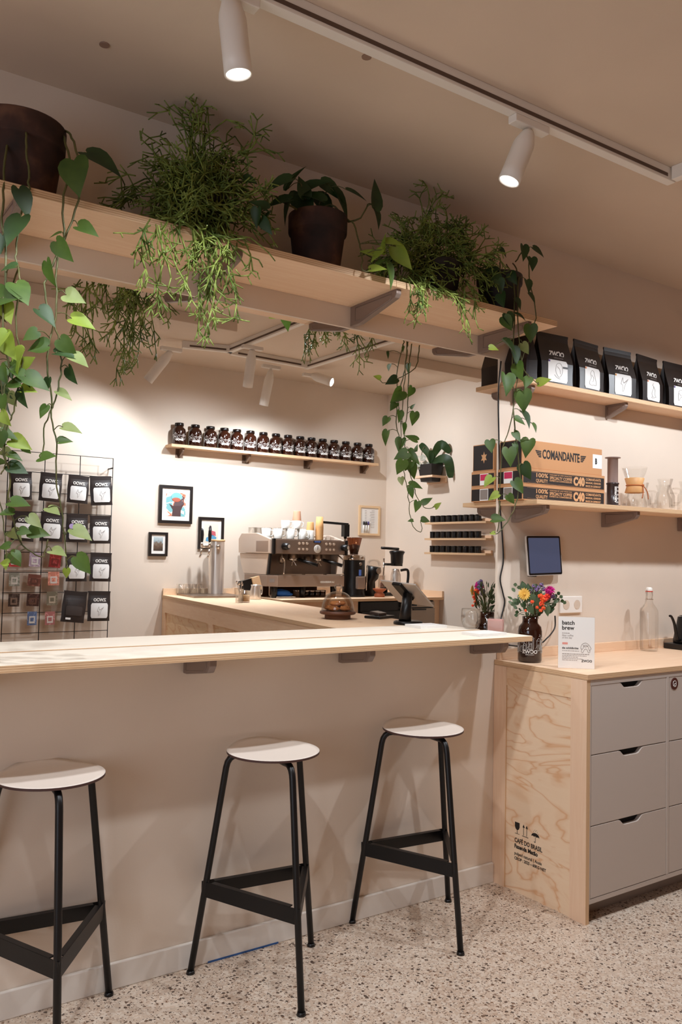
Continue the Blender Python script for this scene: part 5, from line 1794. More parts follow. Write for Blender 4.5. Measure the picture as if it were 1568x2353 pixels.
for x in (EX0 + 0.06, EX0 + 0.3, EX1 - 0.06):
    for y in (2.76, 3.06):
        MB(c).cyl((x, y, H + 0.001), (x, y, 1.098), 0.02, 0.024, 18).build('foot', M_BLACKP, em)
MB(c).box((EX0 + 0.01, 2.93, H + 0.004), (EX0 + 0.11, 3.08, 1.097)).box((EX0 + 0.2, 2.99, H + 0.004), (EX1 - 0.06, 3.08, 1.097)).build('pump_box', mat('dark_brown_box', (66, 36, 24), 0.6), em)
text('LA MARZOCCO', 0.0175, M_WHITEINK, em, plane_m(Vector((EX1 - 0.155, EY - 0.0006, 1.131)) - c, (1, 0, 0), (0, 0, 1)), xs=1.0, mirror=True, bold=0.0012)
dgn = (Vector((EX0, EY + 0.07, 0)) - Vector((EX0 + 0.052, EY, 0))).normalized()
nrm = Vector((dgn.y, -dgn.x, 0))
nrm = nrm if nrm.y < 0 else -nrm
pc = Vector((EX0 + 0.026, EY + 0.035, 1.142)) + nrm * 0.0008
MB(c).add([pc + dgn * a + Vector((0, 0, d)) for a, d in ((-0.02, -0.013), (0.02, -0.013), (0.02, 0.013), (-0.02, 0.013))], [(0, 1, 2, 3)]).build('maker_plate', M_GREYPR, em)

# cups on the machine
ZM = 1.4495


def cup(label, x, y, zz, r, h, m, group, handle=True, flip=False, r2=None):
    c = Vector((x, y, zz))
    g = thing('cup', label, 'cup', c, 0, group)
    r2 = r * 0.7 if r2 is None else r2
    if flip:
        MB(c).lathe([(r, 0), (r, 0.002), (r2, h - 0.004), (r2 * 0.92, h), (0, h)], c, 30).build('vessel', m, g)
    else:
        MB(c).lathe([(0, 0), (r2, 0), (r2 * 1.02, 0.004), (r, h), (r - 0.003, h), (r2 * 0.9, 0.01), (0, 0.008)], c, 30).build('vessel', m, g)
    if handle:
        a = Vector((0.86, -0.5, 0))
        MB(c).tube(smooth_path([c + a * r * 0.93 + Vector((0, 0, h * 0.82)), c + a * (r + 0.018) + Vector((0, 0, h * 0.78)), c + a * (r + 0.016) + Vector((0, 0, h * 0.35)), c + a * r * 0.85 + Vector((0, 0, h * 0.25))], 4), 0.0035, 8).build('cup_handle', m, g)
    return g


GW = 'white cups on the espresso machine'
for k, (x, y) in enumerate(((0.52, 2.94), (0.60, 2.90), (0.69, 2.87), (0.785, 2.86))):
    cup('%s white china cup in the front row on the espresso machine, from the side panel' % ORD[k], x, y, ZM, 0.035, 0.078, M_CUP, GW, True, False, 0.029)
for k, (x, y) in enumerate(((0.47, 3.06), (0.53, 3.08), (0.595, 3.05), (0.66, 3.01), (0.72, 3.0))):
    cup('%s clear glass cup in the back row on the espresso machine' % ORD[k], x, y, ZM, 0.034, 0.085, M_GLASS, 'glass cups on the espresso machine', False, False, 0.034)
for k, (x, y) in enumerate(((0.655, 2.885), (0.742, 2.866))):
    cup('%s white cup of the upper layer on the espresso machine' % ORD[k], x, y, ZM + 0.079, 0.034, 0.062, M_CUP, 'upper layer of white cups', True, False, 0.03)
cup('upturned white paper cup under the orange stub of cups', 0.862, 2.87, ZM, 0.037, 0.072, M_CUP, 'paper cups on the machine', False, True, 0.036)
cup('short tan paper cup standing on the upturned white one', 0.868, 2.87, ZM + 0.0725, 0.031, 0.064, M_CUPBRN, 'paper cups on the machine', False, True, 0.025)
s_ = thing('paper_cup_stack', 'tall stack of tan paper cups on the espresso machine', 'paper cups', (0.945, 2.86, ZM))
for q in range(8):
    cz = ZM + q * 0.0135
    MB(s_.location).lathe([(0.031, cz - ZM), (0.0315, cz - ZM + 0.003), (0.0265, cz - ZM + 0.085), (0.0, cz - ZM + 0.086)], (0.945, 2.86, ZM), 28).build('nested_cup', M_CUPBRN, s_)
cup('white paper cup carrying the upturned rose one', 0.775, 2.92, ZM + 0.0785, 0.036, 0.065, M_CUP, 'paper cups on the machine', False, True, 0.036)
cup('upturned rose paper cup, highest on the espresso machine', 0.775, 2.92, ZM + 0.1437, 0.034, 0.075, M_CUPPNK, 'paper cups on the machine', False, True, 0.028)
# glasses under the machine
for k, px in enumerate((681, 703, 716, 729, 741)):
    c = atz(px, 1371, H + 0.0005)
    g = thing('shot_glass', '%s small glass of the row under the espresso machine, from the blue cloth' % ORD[k], 'glass', c, 0, 'small glasses under the machine')
    MB(c).lathe([(0, 0.004), (0.021, 0.001), (0.025, 0.008), (0.026, 0.05), (0.024, 0.05), (0.022, 0.01), (0, 0.008)], c, 24).build('glass_body', mat('smoky_glass_%d' % k, (150, 118, 96), 0.15) if k == 0 else M_SMOKE, g)
    MB(c).lathe([(0.0262, 0.04), (0.0268, 0.041), (0.0268, 0.048), (0.0262, 0.049)], c, 24).build('rim', M_CHROME, g)

# ---------------------------------------------------------------- grinders
c = Vector((1.235, 2.80, H + 0.0005))
gr = thing('coffee_grinder', 'tall black coffee grinder with a smoked bean hopper beside the espresso machine', 'grinder', c)
MB(c).lathe([(0, 0), (0.092, 0), (0.094, 0.006), (0.092, 0.02), (0.088, 0.03), (0.088, 0.285)], c, 40).build('motor_housing', M_BLACKP, gr)
MB(c).lathe([(0.089, 0.285), (0.09, 0.29), (0.09, 0.318), (0.08, 0.325), (0.0, 0.327)], c, 40).build('steel_collar', M_CHROME, gr)
MB(c).lathe([(0.032, 0.328), (0.034, 0.348), (0.036, 0.35), (0.060, 0.452), (0.062, 0.458), (0.05, 0.461), (0.0, 0.463)], c, 36).build('hopper', M_HOPPER, gr)
MB(c).lathe([(0, 0.33), (0.031, 0.33), (0.034, 0.352), (0.046, 0.40), (0.0, 0.41)], c, 30).build('coffee_beans', mat('roasted_beans', (70, 36, 20), 0.5), gr)
MB(c).lathe([(0.0, 0.0), (0.012, 0.0), (0.012, 0.008), (0.0, 0.009)], c + Vector((0.0, -0.088, 0.255)), 16, 0, (0, -1, 0)).build('button', M_STEELD, gr)
MB(c).box((c.x - 0.012, c.y - 0.0895, c.z + 0.165), (c.x + 0.010, c.y - 0.085, c.z + 0.21)).build('display', M_LED, gr)
ps = MB(c)
ps.box((c.x - 0.045, c.y - 0.118, c.z + 0.06), (c.x + 0.035, c.y - 0.085, c.z + 0.16))
ps.build('dosing_fork', mat('grinder_glass', (150, 130, 118), 0.2, 0.4), gr, bevel=0.01)
MB(c).cyl((c.x + 0.062, c.y - 0.085, c.z + 0.05), (c.x + 0.075, c.y - 0.075, c.z + 0.24), 0.006, n=10).build('lever', M_CHROME, gr)
c = atz(852, 1363, H + 0.0005) + Vector((0, 0.05, 0))
c = Vector((1.43, 2.82, H + 0.0005))
g2 = thing('coffee_grinder', 'smaller black coffee grinder with a clear domed lid', 'grinder', c)
b = MB(c)
b.tube([c + Vector((-0.01, 0.02, 0.0)), c + Vector((-0.012, 0.02, 0.12)), c + Vector((0.0, 0.0, 0.15)), c + Vector((0.008, -0.01, 0.235))], [0.052, 0.047, 0.050, 0.058], 28)
b.build('motor_housing', M_BLACKP, g2)
MB(c).lathe([(0.055, 0.236), (0.056, 0.245), (0.053, 0.272), (0.035, 0.289), (0.0, 0.293)], c + Vector((0.008, -0.01, 0)), 32).build('clear_lid', M_GLASS, g2)
MB(c).lathe([(0.0, 0), (0.025, 0), (0.025, 0.006), (0.018, 0.007), (0, 0.006)], c + Vector((0.015, -0.064, 0.20)), 22, 0, (0.1, -1, 0)).build('round_emblem', M_STEELD, g2)
c = atz(869, 1368, H + 0.0005)
mt = thing('tamping_mat', 'black tamping mat before the smaller grinder', 'mat', c)
MB(c).box((c.x - 0.13, c.y - 0.05, c.z), (c.x + 0.11, c.y + 0.04, c.z + 0.008)).build('pad', M_BLACKP, mt, bevel=0.002)
c = Vector((1.395, 2.67, H + 0.0005))
wd = thing('wooden_stand', 'round reddish wooden stand under the small grinder glass', 'stand', c)
MB(c).lathe([(0, 0), (0.04, 0), (0.042, 0.02), (0.026, 0.035), (0.042, 0.05), (0.054, 0.058), (0.054, 0.066), (0, 0.067)], c, 32).build('disc', mat('reddish_wood', (170, 92, 56), 0.5), wd)
c = Vector((1.41, 2.665, H + 0.0682))
dg_ = thing('dosing_glass', 'small clear dosing glass on the wooden stand', 'glass', c)
MB(c).lathe([(0, 0.003), (0.024, 0.001), (0.027, 0.01), (0.027, 0.1), (0.025, 0.1), (0.025, 0.01), (0, 0.006)], c, 26).build('glass_body', M_GLASS, dg_)

# ---------------------------------------------------------------- filter brewer
c = Vector((1.665, 2.84, H + 0.0005))
fb = thing('filter_brewer', 'black filter coffee brewer on a steel column in the corner', 'coffee brewer', c)
MB(c).box((c.x - 0.13, c.y - 0.06, c.z), (c.x + 0.10, c.y + 0.08, c.z + 0.025)).build('base', M_BLACKP, fb, bevel=0.005)
MB(c).lathe([(0, 0.025), (0.032, 0.025), (0.03, 0.1), (0.02, 0.11)], c + Vector((-0.10, 0.0, 0)), 24).build('foot_block', M_BLACKP, fb)
MB(c).tube([c + Vector((-0.09, 0.02, 0.02)), c + Vector((-0.09, 0.02, 0.30))], 0.007, 12).build('column', M_CHROME, fb)
MB(c).lathe([(0.0, 0.24), (0.047, 0.24), (0.048, 0.262), (0.050, 0.265), (0.053, 0.33), (0.064, 0.352), (0.064, 0.358), (0.052, 0.366), (0, 0.37)], c + Vector((0.03, 0, 0)), 32).build('brew_basket', M_BLACKP, fb)
MB(c).tube([c + Vector((-0.13, 0.0, 0.385)), c + Vector((0.045, 0.0, 0.38))], 0.011, 10).build('water_arm', M_BLACKP, fb)
MB(c).box((c.x - 0.09, c.y - 0.02, c.z + 0.243), (c.x + 0.0, c.y + 0.02, c.z + 0.262)).build('arm_bracket', M_BLACKP, fb)
MB(c).lathe([(0, 0.026), (0.042, 0.026), (0.045, 0.04), (0.041, 0.17), (0.030, 0.20), (0.031, 0.215), (0.0, 0.218)], c + Vector((0.02, 0, 0)), 32).build('thermos', M_STEEL, fb)
MB(c).tube(smooth_path([c + Vector((0.045, -0.035, 0.205)), c + Vector((0.10, -0.05, 0.21)), c + Vector((0.112, -0.05, 0.16)), c + Vector((0.10, -0.05, 0.06))], 4), 0.011, 10).build('thermos_handle', M_BLACKP, fb)
# water tap arm and pens beside the hopper
c = Vector((1.30, 3.02, H + 0.0005))
rs = thing('rinser_arm', 'black folding arm standing behind the tall grinder', 'arm', c)
MB(c).tube([c, c + Vector((0, 0, 0.545))], 0.014, 14).build('post', M_CHROME, rs)
MB(c).obox(c + Vector((0, 0, 0.52)), (0.05, 0.045, 0.1), (0, 0, 0)).build('hinge_block', M_BLACKP, rs)
MB(c).obox(c + Vector((-0.13, -0.02, 0.575)), (0.27, 0.035, 0.018), (0, math.radians(2), 0)).build('swing_arm', M_BLACKP, rs)
for k in range(3):
    x = 1.70 - 0.018 + 0.024 * k
    p0 = Vector((x, YB - 0.016, 1.60))
    pn = thing('marker_pen', '%s marker pen hanging beside the menu frame' % ORD[k], 'pen', p0, 0, 'marker pens by the menu frame')
    MB(p0).cyl(p0, p0 - Vector((0, 0, 0.06)), 0.006, n=12).build('barrel', M_CUP, pn)
    MB(p0).cyl(p0, p0 + Vector((0, 0, 0.03)), 0.007, n=12).build('cap', (M_INK, M_INK, mat('violet_cap', (66, 54, 120), 0.4))[k], pn)

# ---------------------------------------------------------------- cake dome
c = Vector((-0.118, 1.015, H + 0.0005))
ck = thing('cake_stand', 'glass dome over pastries on a dark wooden stand', 'cake stand', c)
MB(c).lathe([(0, 0), (0.065, 0), (0.067, 0.004), (0.067, 0.022), (0.086, 0.024), (0.093, 0.028), (0.093, 0.038), (0.087, 0.041), (0, 0.041)], c, 48).build('wooden_stand', M_WALNUT, ck)
dm = []
for k in range(13):
    a = math.pi / 2 * k / 12
    dm.append((0.085 * math.cos(a) ** 0.75 if k < 12 else 0.008, 0.043 + 0.098 * math.sin(a)))
MB(c).lathe([(0.0855, 0.042)] + dm, c, 48).build('glass_dome', M_DOME, ck)
MB(c).lathe([(0.008, 0.14), (0.012, 0.146), (0.012, 0.152), (0.02, 0.158), (0.021, 0.168), (0.013, 0.177), (0, 0.178)], c, 28).build('dome_knob', M_DOME, ck)
rn = random.Random(6)
for k, (dx, dy, dz) in enumerate(((-0.040, -0.024, 0), (0.016, -0.044, 0), (0.044, 0.0, 0), (-0.026, 0.032, 0), (0.026, 0.040, 0), (-0.02, -0.006, 0.0245), (0.022, 0.012, 0.0245))):
    p = c + Vector((dx, dy, 0.0545 + dz))
    pa = thing('pastry', '%s golden pastry under the glass dome, counting upwards from the stand' % ORD[k], 'pastry', p, 0, 'pastries under the dome')
    b = MB(p)
    b.ball(p, (0.031, 0.027, 0.0120), 18)
    for q in range(12):
        a = rn.uniform(0, 6.28)
        r = rn.uniform(0, 0.019)
        b.ball(p + Vector((r * math.cos(a), r * math.sin(a), 0.0085)), (0.008, 0.007, 0.005), 7)
    b.build('baked_body', M_COOKIE, pa)

# ---------------------------------------------------------------- point of sale and card reader
c = Vector((0.030, 0.62, H + 0.0005))
po = thing('checkout_tablet', 'checkout tablet on a slanted black stand at the counter leg', 'tablet', c)
MB(c).lathe([(0, 0), (0.07, 0), (0.072, 0.004), (0.070, 0.014), (0.06, 0.018), (0, 0.018)], c, 36).build('base', M_BLACK, po)
B0, B1 = c + Vector((-0.012, -0.0, 0.016)), c + Vector((-0.02, 0.03, 0.165))
tilt = Vector((0.86, 0.50, -0.62)).normalized()
b = MB(c)
arm0, arm1 = c + Vector((-0.028, -0.01, 0.017)), c + Vector((0.01, 0.02, 0.145))
ra = (arm1 - arm0)
b.tube([arm0, arm0 + ra * 0.5, arm1], [0.030, 0.026, 0.024], 20)
b.build('stem', M_BLACK, po)
# tablet plane: its long edge runs down to the right, its face looks to the barista
pr_u = (atx(1000, 1378, 0.13) - atx(932, 1338, 0.02))
u_ = Vector((0.78, 0.16, -0.60)).normalized()
w_ = Vector((-0.16, 0.985, 0.05)).normalized()
w_ = (w_ - u_ * w_.dot(u_)).normalized()
n_ = u_.cross(w_)
tcx = c + Vector((0.030, 0.05, 0.148))
Rt = Matrix((u_, w_, n_)).transposed()
MB(c).obox(tcx, (0.185, 0.235, 0.009), Rt).build('tablet', M_PAD, po, bevel=0.004)
MB(c).obox(tcx + n_ * 0.0052 * (1 if n_.z > 0 else -1), (0.17, 0.22, 0.0012), Rt).build('screen', M_BLACKP, po)
MB(c).obox(tcx - n_ * 0.010 * (1 if n_.z > 0 else -1) + u_ * -0.03, (0.13, 0.06, 0.018), Rt).build('tablet_clamp', M_BLACK, po, bevel=0.005)
c = atz(873, 1420, H + 0.0005)
cr = thing('card_reader', 'flat black card reader on the counter between dome and tablet', 'card reader', c, math.radians(20))
MB().box((-0.075, -0.05, 0), (0.075, 0.05, 0.014)).build('base', M_BLACKP, cr, bevel=0.004)
MB().obox((0.0, 0.01, 0.024), (0.075, 0.06, 0.016), (math.radians(8), 0, 0)).build('keypad', mat('reader_grey', (70, 56, 50), 0.3), cr, bevel=0.004)

# ---------------------------------------------------------------- jars on the back wall
js = thing('wall_shelf', 'short plywood shelf of amber jars on the back wall', 'shelf', (0.82, YB, 2.112))
O = js.location
MB(O).box((-0.150, YB - 0.115, 2.112), (1.755, YB - 0.0005, 2.132), 0, 2).build('board', [M_PLY, M_EZ], js)
for px in (418, 571, 713, 842):
    x = at(px, 1045, 3.26).x
    b = MB(O)
    b.box((x - 0.03, YB - 0.004, 2.045), (x + 0.03, YB - 0.0005, 2.1118))
    b.prism([(0, 0), (-0.075, 0), (-0.075, -0.02), (-0.02, -0.06), (0, -0.06)], (x - 0.008, YB - 0.004, 2.1118), (0, 1, 0), (0, 0, 1), (0.016, 0, 0))
    b.build('bracket', mat('clear_grey_bracket_%d' % px, (120, 98, 82), 0.35, 0.4), js)


def amber_jar():
    root = thing('amber_jar', '', 'jar')
    r = 0.0495
    MB().lathe([(0, 0.001), (r * 0.92, 0), (r, 0.006), (r, 0.105), (r * 0.93, 0.122), (r * 0.62, 0.136), (r * 0.58, 0.145)], n=36).build('jar', M_AMBER, root)
    MB().lathe([(r * 0.66, 0.1445), (r * 0.68, 0.146), (r * 0.68, 0.163), (r * 0.64, 0.166), (0, 0.166)], n=28).build('lid', mat('black_lid', (20, 12, 10), 0.25), root)
    dr = MB()
    rn = random.Random(12)
    a0 = -math.pi / 2 - 0.4
    for k in range(75):
        x, z = rn.uniform(-1.15, 1.15), rn.uniform(0.030, 0.088)
        top = 0.095 - 0.022 * abs(x) ** 1.2
        z = min(z, top)
        a = rn.uniform(0, 3.14)
        L = rn.uniform(0.008, 0.018)
        pts = []
        for q in range(3):
            xx = x + q * 0.5 * L * math.cos(a) / r
            zz = z + q * 0.5 * L * math.sin(a) * (1 if q < 2 else 0.3)
            pts.append(Vector(((r + 0.0005) * math.cos(a0 + xx), (r + 0.0005) * math.sin(a0 + xx), zz)))
        dr.tube(pts, 0.0010, 4)
    dr.build('town_drawing', M_WHITEINK, root)
    M = Matrix.Rotation(-0.30, 4, 'Z') @ plane_m((0, -r - 0.0008, 0.036), (1, 0, 0), (0, 0, 1))
    text(BRAND, 0.0185, M_WHITEINK, root, M, wrap=r + 0.0008, mirror=True, bold=0.0014)
    return root


aj = amber_jar()
JX = [411, 448, 483, 515, 544, 575, 605, 634, 662, 690, 716, 742, 768, 795, 822, 848]
for k, px in enumerate(JX):
    x = at(px, 1020, YB - 0.058).x
    lab = '%s amber jar on the back wall shelf, counted from the end above the picture frames' % ORD[k]
    if k == 0:
        aj.location = (x, YB - 0.058, 2.1322)
        aj['label'] = lab
        aj['group'] = 'amber jars on the back wall shelf'
    else:
        dup(aj, (x, YB - 0.058, 2.1322), lab, rz=math.radians((0, 4, -6, 3, 8, -4, 5, -3)[k % 8]))

# ---------------------------------------------------------------- frames on the back wall
def frame(label, x0, x1, z0, z1, fm, fw, art, mw=0.03, t=0.02):
    root = thing('picture_frame', label, 'picture', ((x0 + x1) / 2, YB - t, (z0 + z1) / 2))
    O = root.location
    y0, y1 = YB - t, YB - 0.0006
    b = MB(O)
    b.box((x0, y0, z0), (x0 + fw, y1, z1)).box((x1 - fw, y0, z0), (x1, y1, z1)).box((x0 + fw, y0, z0), (x1 - fw, y1, z0 + fw)).box((x0 + fw, y0, z1 - fw), (x1 - fw, y1, z1))
    b.build('frame', fm, root)
    MB(O).box((x0 + fw, y0 + 0.008, z0 + fw), (x1 - fw, y0 + 0.011, z1 - fw)).build('mat_board', M_PAPER, root)
    if art:
        MB(O).box((x0 + fw + mw, y0 + 0.0072, z0 + fw + mw), (x1 - fw - mw, y0 + 0.008, z1 - fw - mw)).build('print', art, root)
    return root


def art_mat(name, stops, scale, seed, stretch=(1, 1, 1)):
    m = mat(name, (200, 180, 160), 0.5)
    t = NT(m)
    t.l(t.ramp(t.noise(t.coords(stretch, loc=(seed, seed * 0.7, seed * 1.3)), scale, 2.5, 0.55, 0.6), stops, 'CONSTANT'), t.b.inputs['Base Color'])
    return m


M_FRAME = mat('black_frame_wood', (26, 18, 16), 0.4)
f1 = frame('black frame with an orange and teal abstract print, highest on the back wall', -0.192, 0.074, 1.548, 1.832, M_FRAME, 0.022, art_mat('abstract_print', [(0.0, (120, 176, 180)), (0.42, (228, 214, 200)), (0.5, (214, 122, 92)), (0.56, (90, 72, 74)), (0.66, (222, 170, 150))], 11, 3.1), 0.032)
O = f1.location
b = MB(O)
b.ball((O.x + 0.005, YB - 0.0135, O.z + 0.058), (0.045, 0.001, 0.032), 20, 0)
b.ball((O.x + 0.003, YB - 0.0135, O.z + 0.04), (0.036, 0.0012, 0.022), 16, 1)
b.prism([(-0.06, 0.005), (-0.03, -0.01), (0.03, -0.008), (0.06, 0.012), (0.035, -0.045), (0.035, -0.088), (-0.035, -0.088), (-0.03, -0.04)], (O.x + 0.005, YB - 0.0135, O.z), (1, 0, 0), (0, 0, 1), (0, 0.001, 0), 2)
b.build('painted_shapes', [mat('teal_paint', (120, 184, 190), 0.5), mat('rust_paint', (176, 96, 76), 0.5), mat('umber_paint', (76, 54, 54), 0.5)], f1)
frame('small black frame with a landscape photo, beside the tap tower', -0.261, -0.116, 1.301, 1.478, M_FRAME, 0.018, None)
f2 = bpy.data.objects['picture_frame.001'] if 'picture_frame.001' in bpy.data.objects else None


def land_mat():
    m = mat('landscape_print', (120, 110, 100), 0.5)
    t = NT(m)
    tc = t.n('ShaderNodeTexCoord')
    sp = t.n('ShaderNodeSeparateXYZ')
    t.l(tc.outputs['Object'], sp.inputs[0])
    hz = t.math('ADD', t.math('MULTIPLY', sp.outputs[2], 6.0), t.math('ADD', 0.32, t.math('MULTIPLY', t.noise(t.coords(), 60, 3), 0.36)))
    t.l(t.ramp(hz, [(0.2, (52, 40, 34)), (0.42, (96, 74, 58)), (0.55, (120, 104, 90)), (0.62, (150, 166, 172)), (0.9, (198, 206, 206))]), t.b.inputs['Base Color'])
    return m


MB(f2.location).box((-0.261 + 0.036, YB - 0.0128, 1.301 + 0.040), (-0.116 - 0.036, YB - 0.012, 1.478 - 0.036)).build('print', land_mat(), f2)
f3 = frame('black frame with a blue and pink sketch print, half hidden behind the tap handles', 0.131, 0.343, 1.362, 1.606, M_FRAME, 0.022, mat('cream_print', (230, 214, 196), 0.6), 0.024)
O = f3.location
b = MB(O)
b.prism([(-0.035, -0.06), (0.05, -0.075), (0.055, -0.03), (0.02, -0.012), (-0.03, -0.035)], (O.x - 0.01, YB - 0.0138, O.z), (1, 0, 0), (0, 0, 1), (0, 0.001, 0), 0)
b.prism([(-0.01, -0.012), (0.05, -0.02), (0.045, 0.012), (0.015, 0.02)], (O.x - 0.01, YB - 0.0138, O.z), (1, 0, 0), (0, 0, 1), (0, 0.001, 0), 1)
b.prism([(-0.02, 0.01), (0.005, 0.018), (0.0, 0.055), (-0.012, 0.06), (-0.022, 0.04)], (O.x + 0.0, YB - 0.0138, O.z), (1, 0, 0), (0, 0, 1), (0, 0.001, 0), 2)
b.build('painted_shapes', [mat('sea_blue_paint', (86, 150, 186), 0.5), mat('rose_paint', (186, 90, 100), 0.5), mat('ink_paint', (60, 56, 62), 0.5)], f3)
f4 = frame('pale wooden frame with the drinks menu, in the corner by the tins', 1.632, 1.858, 1.509, 1.768, mat('pale_frame_wood', (226, 192, 150), 0.5), 0.018, None, t=0.015)
O = f4.location
for col, (xx, lens) in enumerate(((0.055, (0.03, 0.05, 0.045, 0.05, 0.04, 0.05, 0.05, 0.035, 0.05, 0.045, 0.04)), (-0.03, (0.018,) * 11))):
    b = MB(O)
    for k, L in enumerate(lens):
        zz = O.z + 0.085 - k * 0.0145
        b.box((O.x + xx - L, YB - 0.0078, zz), (O.x + xx, YB - 0.0071, zz + 0.0035))
    b.build('menu_lines', M_INKG, f4)

# ---------------------------------------------------------------- tins on the right wall
LZ = (1.618, 1.490, 1.376)
Y0t, Y1t = 2.030, 2.665
tin0 = None
nt_ = 9
for r in range(3):
    name = ('top', 'middle', 'lowest')[r]
    sh = thing('tin_ledge', '%s narrow plywood ledge of black tins on the side wall' % name, 'shelf', (XR, (Y0t + Y1t) / 2, LZ[r] - 0.022))
    O = sh.location
    MB(O).box((XR - 0.075, Y0t - 0.055, LZ[r] - 0.018), (XR - 0.0006, Y1t + 0.02, LZ[r] - 0.002), 0, 2).build('board', [M_PLY, M_EZ], sh)
    MB(O).box((XR - 0.020, Y0t - 0.055, LZ[r] - 0.002), (XR - 0.0006, Y1t + 0.02, LZ[r] + 0.02)).build('back_strip', M_PLY, sh)
    for q in range(nt_):
        y = Y1t - 0.02 - (Y1t - Y0t - 0.04) * (q + 0.5) / nt_
        lab = '%s black tin on the %s ledge of the side wall, from the corner end' % (ORD[q], name)
        loc = (XR - 0.049, y, LZ[r] - 0.0018)
        if tin0 is None:
            tin0 = thing('coffee_tin', lab, 'tin', loc, 0, 'black tins on the side wall ledges')
            MB().lathe([(0, 0), (0.0222, 0), (0.0228, 0.002), (0.0228, 0.042)], n=28).build('can', M_BLACKP, tin0)
            MB().lathe([(0.0228, 0.042), (0.0234, 0.0422), (0.0234, 0.051), (0.0226, 0.0525), (0, 0.053)], n=28).build('lid', mat('black_gloss_lid', (14, 10, 10), 0.2), tin0)
        else:
            dup(tin0, loc, lab)

# ---------------------------------------------------------------- wall planter with orchid
c = Vector((XR, 2.615, 1.965))
wp = thing('wall_planter', 'black planter of broad leaves and white orchid flowers on the side wall', 'plant', c)
MB(c).box((XR - 0.16, 2.50, 1.975), (XR - 0.0006, 2.73, 1.991)).box((XR - 0.02, 2.50, 1.935), (XR - 0.0006, 2.73, 1.975)).build('wooden_ring', M_PLY, wp)
b = MB(c)
hw, hd2 = 0.085, 0.062
cx, cy = XR - 0.082, 2.615
vb = [(cx - hd2 * .7, cy - hw * .8, 1.945), (cx + hd2 * .7, cy - hw * .8, 1.945), (cx + hd2 * .7, cy + hw * .8, 1.945), (cx - hd2 * .7, cy + hw * .8, 1.945)]
vt = [(cx - hd2, cy - hw, 2.085), (cx + hd2, cy - hw, 2.085), (cx + hd2, cy + hw, 2.085), (cx - hd2, cy + hw, 2.085)]
b.add(vb + vt, [(0, 3, 2, 1), (0, 1, 5, 4), (1, 2, 6, 5), (2, 3, 7, 6), (3, 0, 4, 7), (4, 5, 6, 7)])
b.build('planter_box', M_POTBLK, wp)
rn = random.Random(4)
top = Vector((cx, cy, 2.085))
b, st, fl = MB(c), MB(c), MB(c)


def strap(pts, w):
    P = smooth_path([Vector(p) for p in pts], 5)
    n = len(P)
    v = []
    for i, p in enumerate(P):
        d = (P[min(i + 1, n - 1)] - P[max(i - 1, 0)]).normalized()
        s = d.cross(FWD).normalized() * w * math.sin(math.pi * (0.12 + 0.88 * (1 - i / (n - 1)) ** 0.8)) ** 0.8
        v += [p - s, p + FWD * 0.004, p + s]
    b.add(v, [(3 * i + k, 3 * i + k + 1, 3 * i + 4 + k, 3 * i + 3 + k) for i in range(n - 1) for k in (0, 1)], 0, True)


strap([top, at(1000, 1040, 2.58), at(1015, 1021, 2.5), at(1035, 1040, 2.45)], 0.035)
strap([top, at(1010, 1055, 2.55), at(1030, 1058, 2.46), at(1036, 1098, 2.42)], 0.038)
strap([top, at(992, 1050, 2.6), at(990, 1035, 2.6)], 0.022)
strap([top, at(985, 1045, 2.66), at(975, 1030, 2.7), at(966, 1020, 2.72)], 0.03)
strap([top, at(1002, 1068, 2.6), at(1018, 1064, 2.55)], 0.022)
st.tube(smooth_path([top, at(988, 1040, 2.66), at(975, 1028, 2.7), at(968, 1050, 2.72)], 5), 0.003, 6)
for x, y in ((972, 1052), (978, 1066), (966, 1072), (955, 1052), (960, 1066), (984, 1072)):
    p = at(x, y, 2.68)
    for k in range(5):
        a = 2 * math.pi * k / 5 + 0.3
        d = (RIGHT * math.cos(a) + UP * math.sin(a) - FWD * 0.25).normalized()
        leaf(fl, p, d, -FWD, 0.032, 0.014, 0, False, 0.1, 0.2)
b.build('leaves', M_LEAFD, wp)
st.build('stem', M_STEM, wp)
fl.build('white_flowers', leaf_mat('orchid_petal', (236, 236, 224), (222, 228, 210), 0.3), wp)
c = Vector((XR, 1.80, 1.16))
sk = thing('wall_socket', 'white socket plate on the side wall below the tins', 'socket', c)
MB(c).box((XR - 0.012, 1.73, 1.09), (XR - 0.0006, 1.83, 1.24)).build('plate', M_WHITE, sk, bevel=0.003)

# ---------------------------------------------------------------- wire rack with bags and cards
YR = 3.215
rk = thing('wire_rack', 'tall black wire grid on the back wall hung with bags and cards', 'rack', (-0.93, YR, 0.3))
O = rk.location
RX = (-1.284, -1.047, -0.809, -0.578)
for x in RX:
    MB(O).cyl((x, YR, 0.30), (x, YR, 1.99), 0.0030, n=8).build('upright_wire', M_BLACK, rk)
for k in range(13):
    zz = 1.988 - 0.1345 * k
    MB(O).cyl((RX[0] - 0.004, YR + 0.004, zz), (RX[-1] + 0.004, YR + 0.004, zz), 0.0022, n=8).build('cross_wire', M_BLACK, rk)
for x in (RX[0], RX[-1]):
    for zz in (0.45, 1.92):
        MB(O).cyl((x, YR, zz), (x, YB - 0.0006, zz), 0.005, n=10).build('wall_spacer', M_BLACK, rk)
proto = thing('coffee_pouch', '', 'coffee bag')
frp = pouch(proto, 0.148, 0.196, 0.034, M_BAGREAR, flat=True, lw=0.76, lz=(0.10, 0.60))
text(BRAND, 0.027, M_WHITEINK, proto, plane_m((0.0, frp(0.138) - 0.0035, 0.138), (1, 0, 0), (0, 0, 1)), mirror=True, bold=0.0014, xs=0.95)
doodle(proto, 2, (0.0, 0.068), 0.055, lambda q: frp(q) - 0.0045, M_GREYPR, 0.0006)
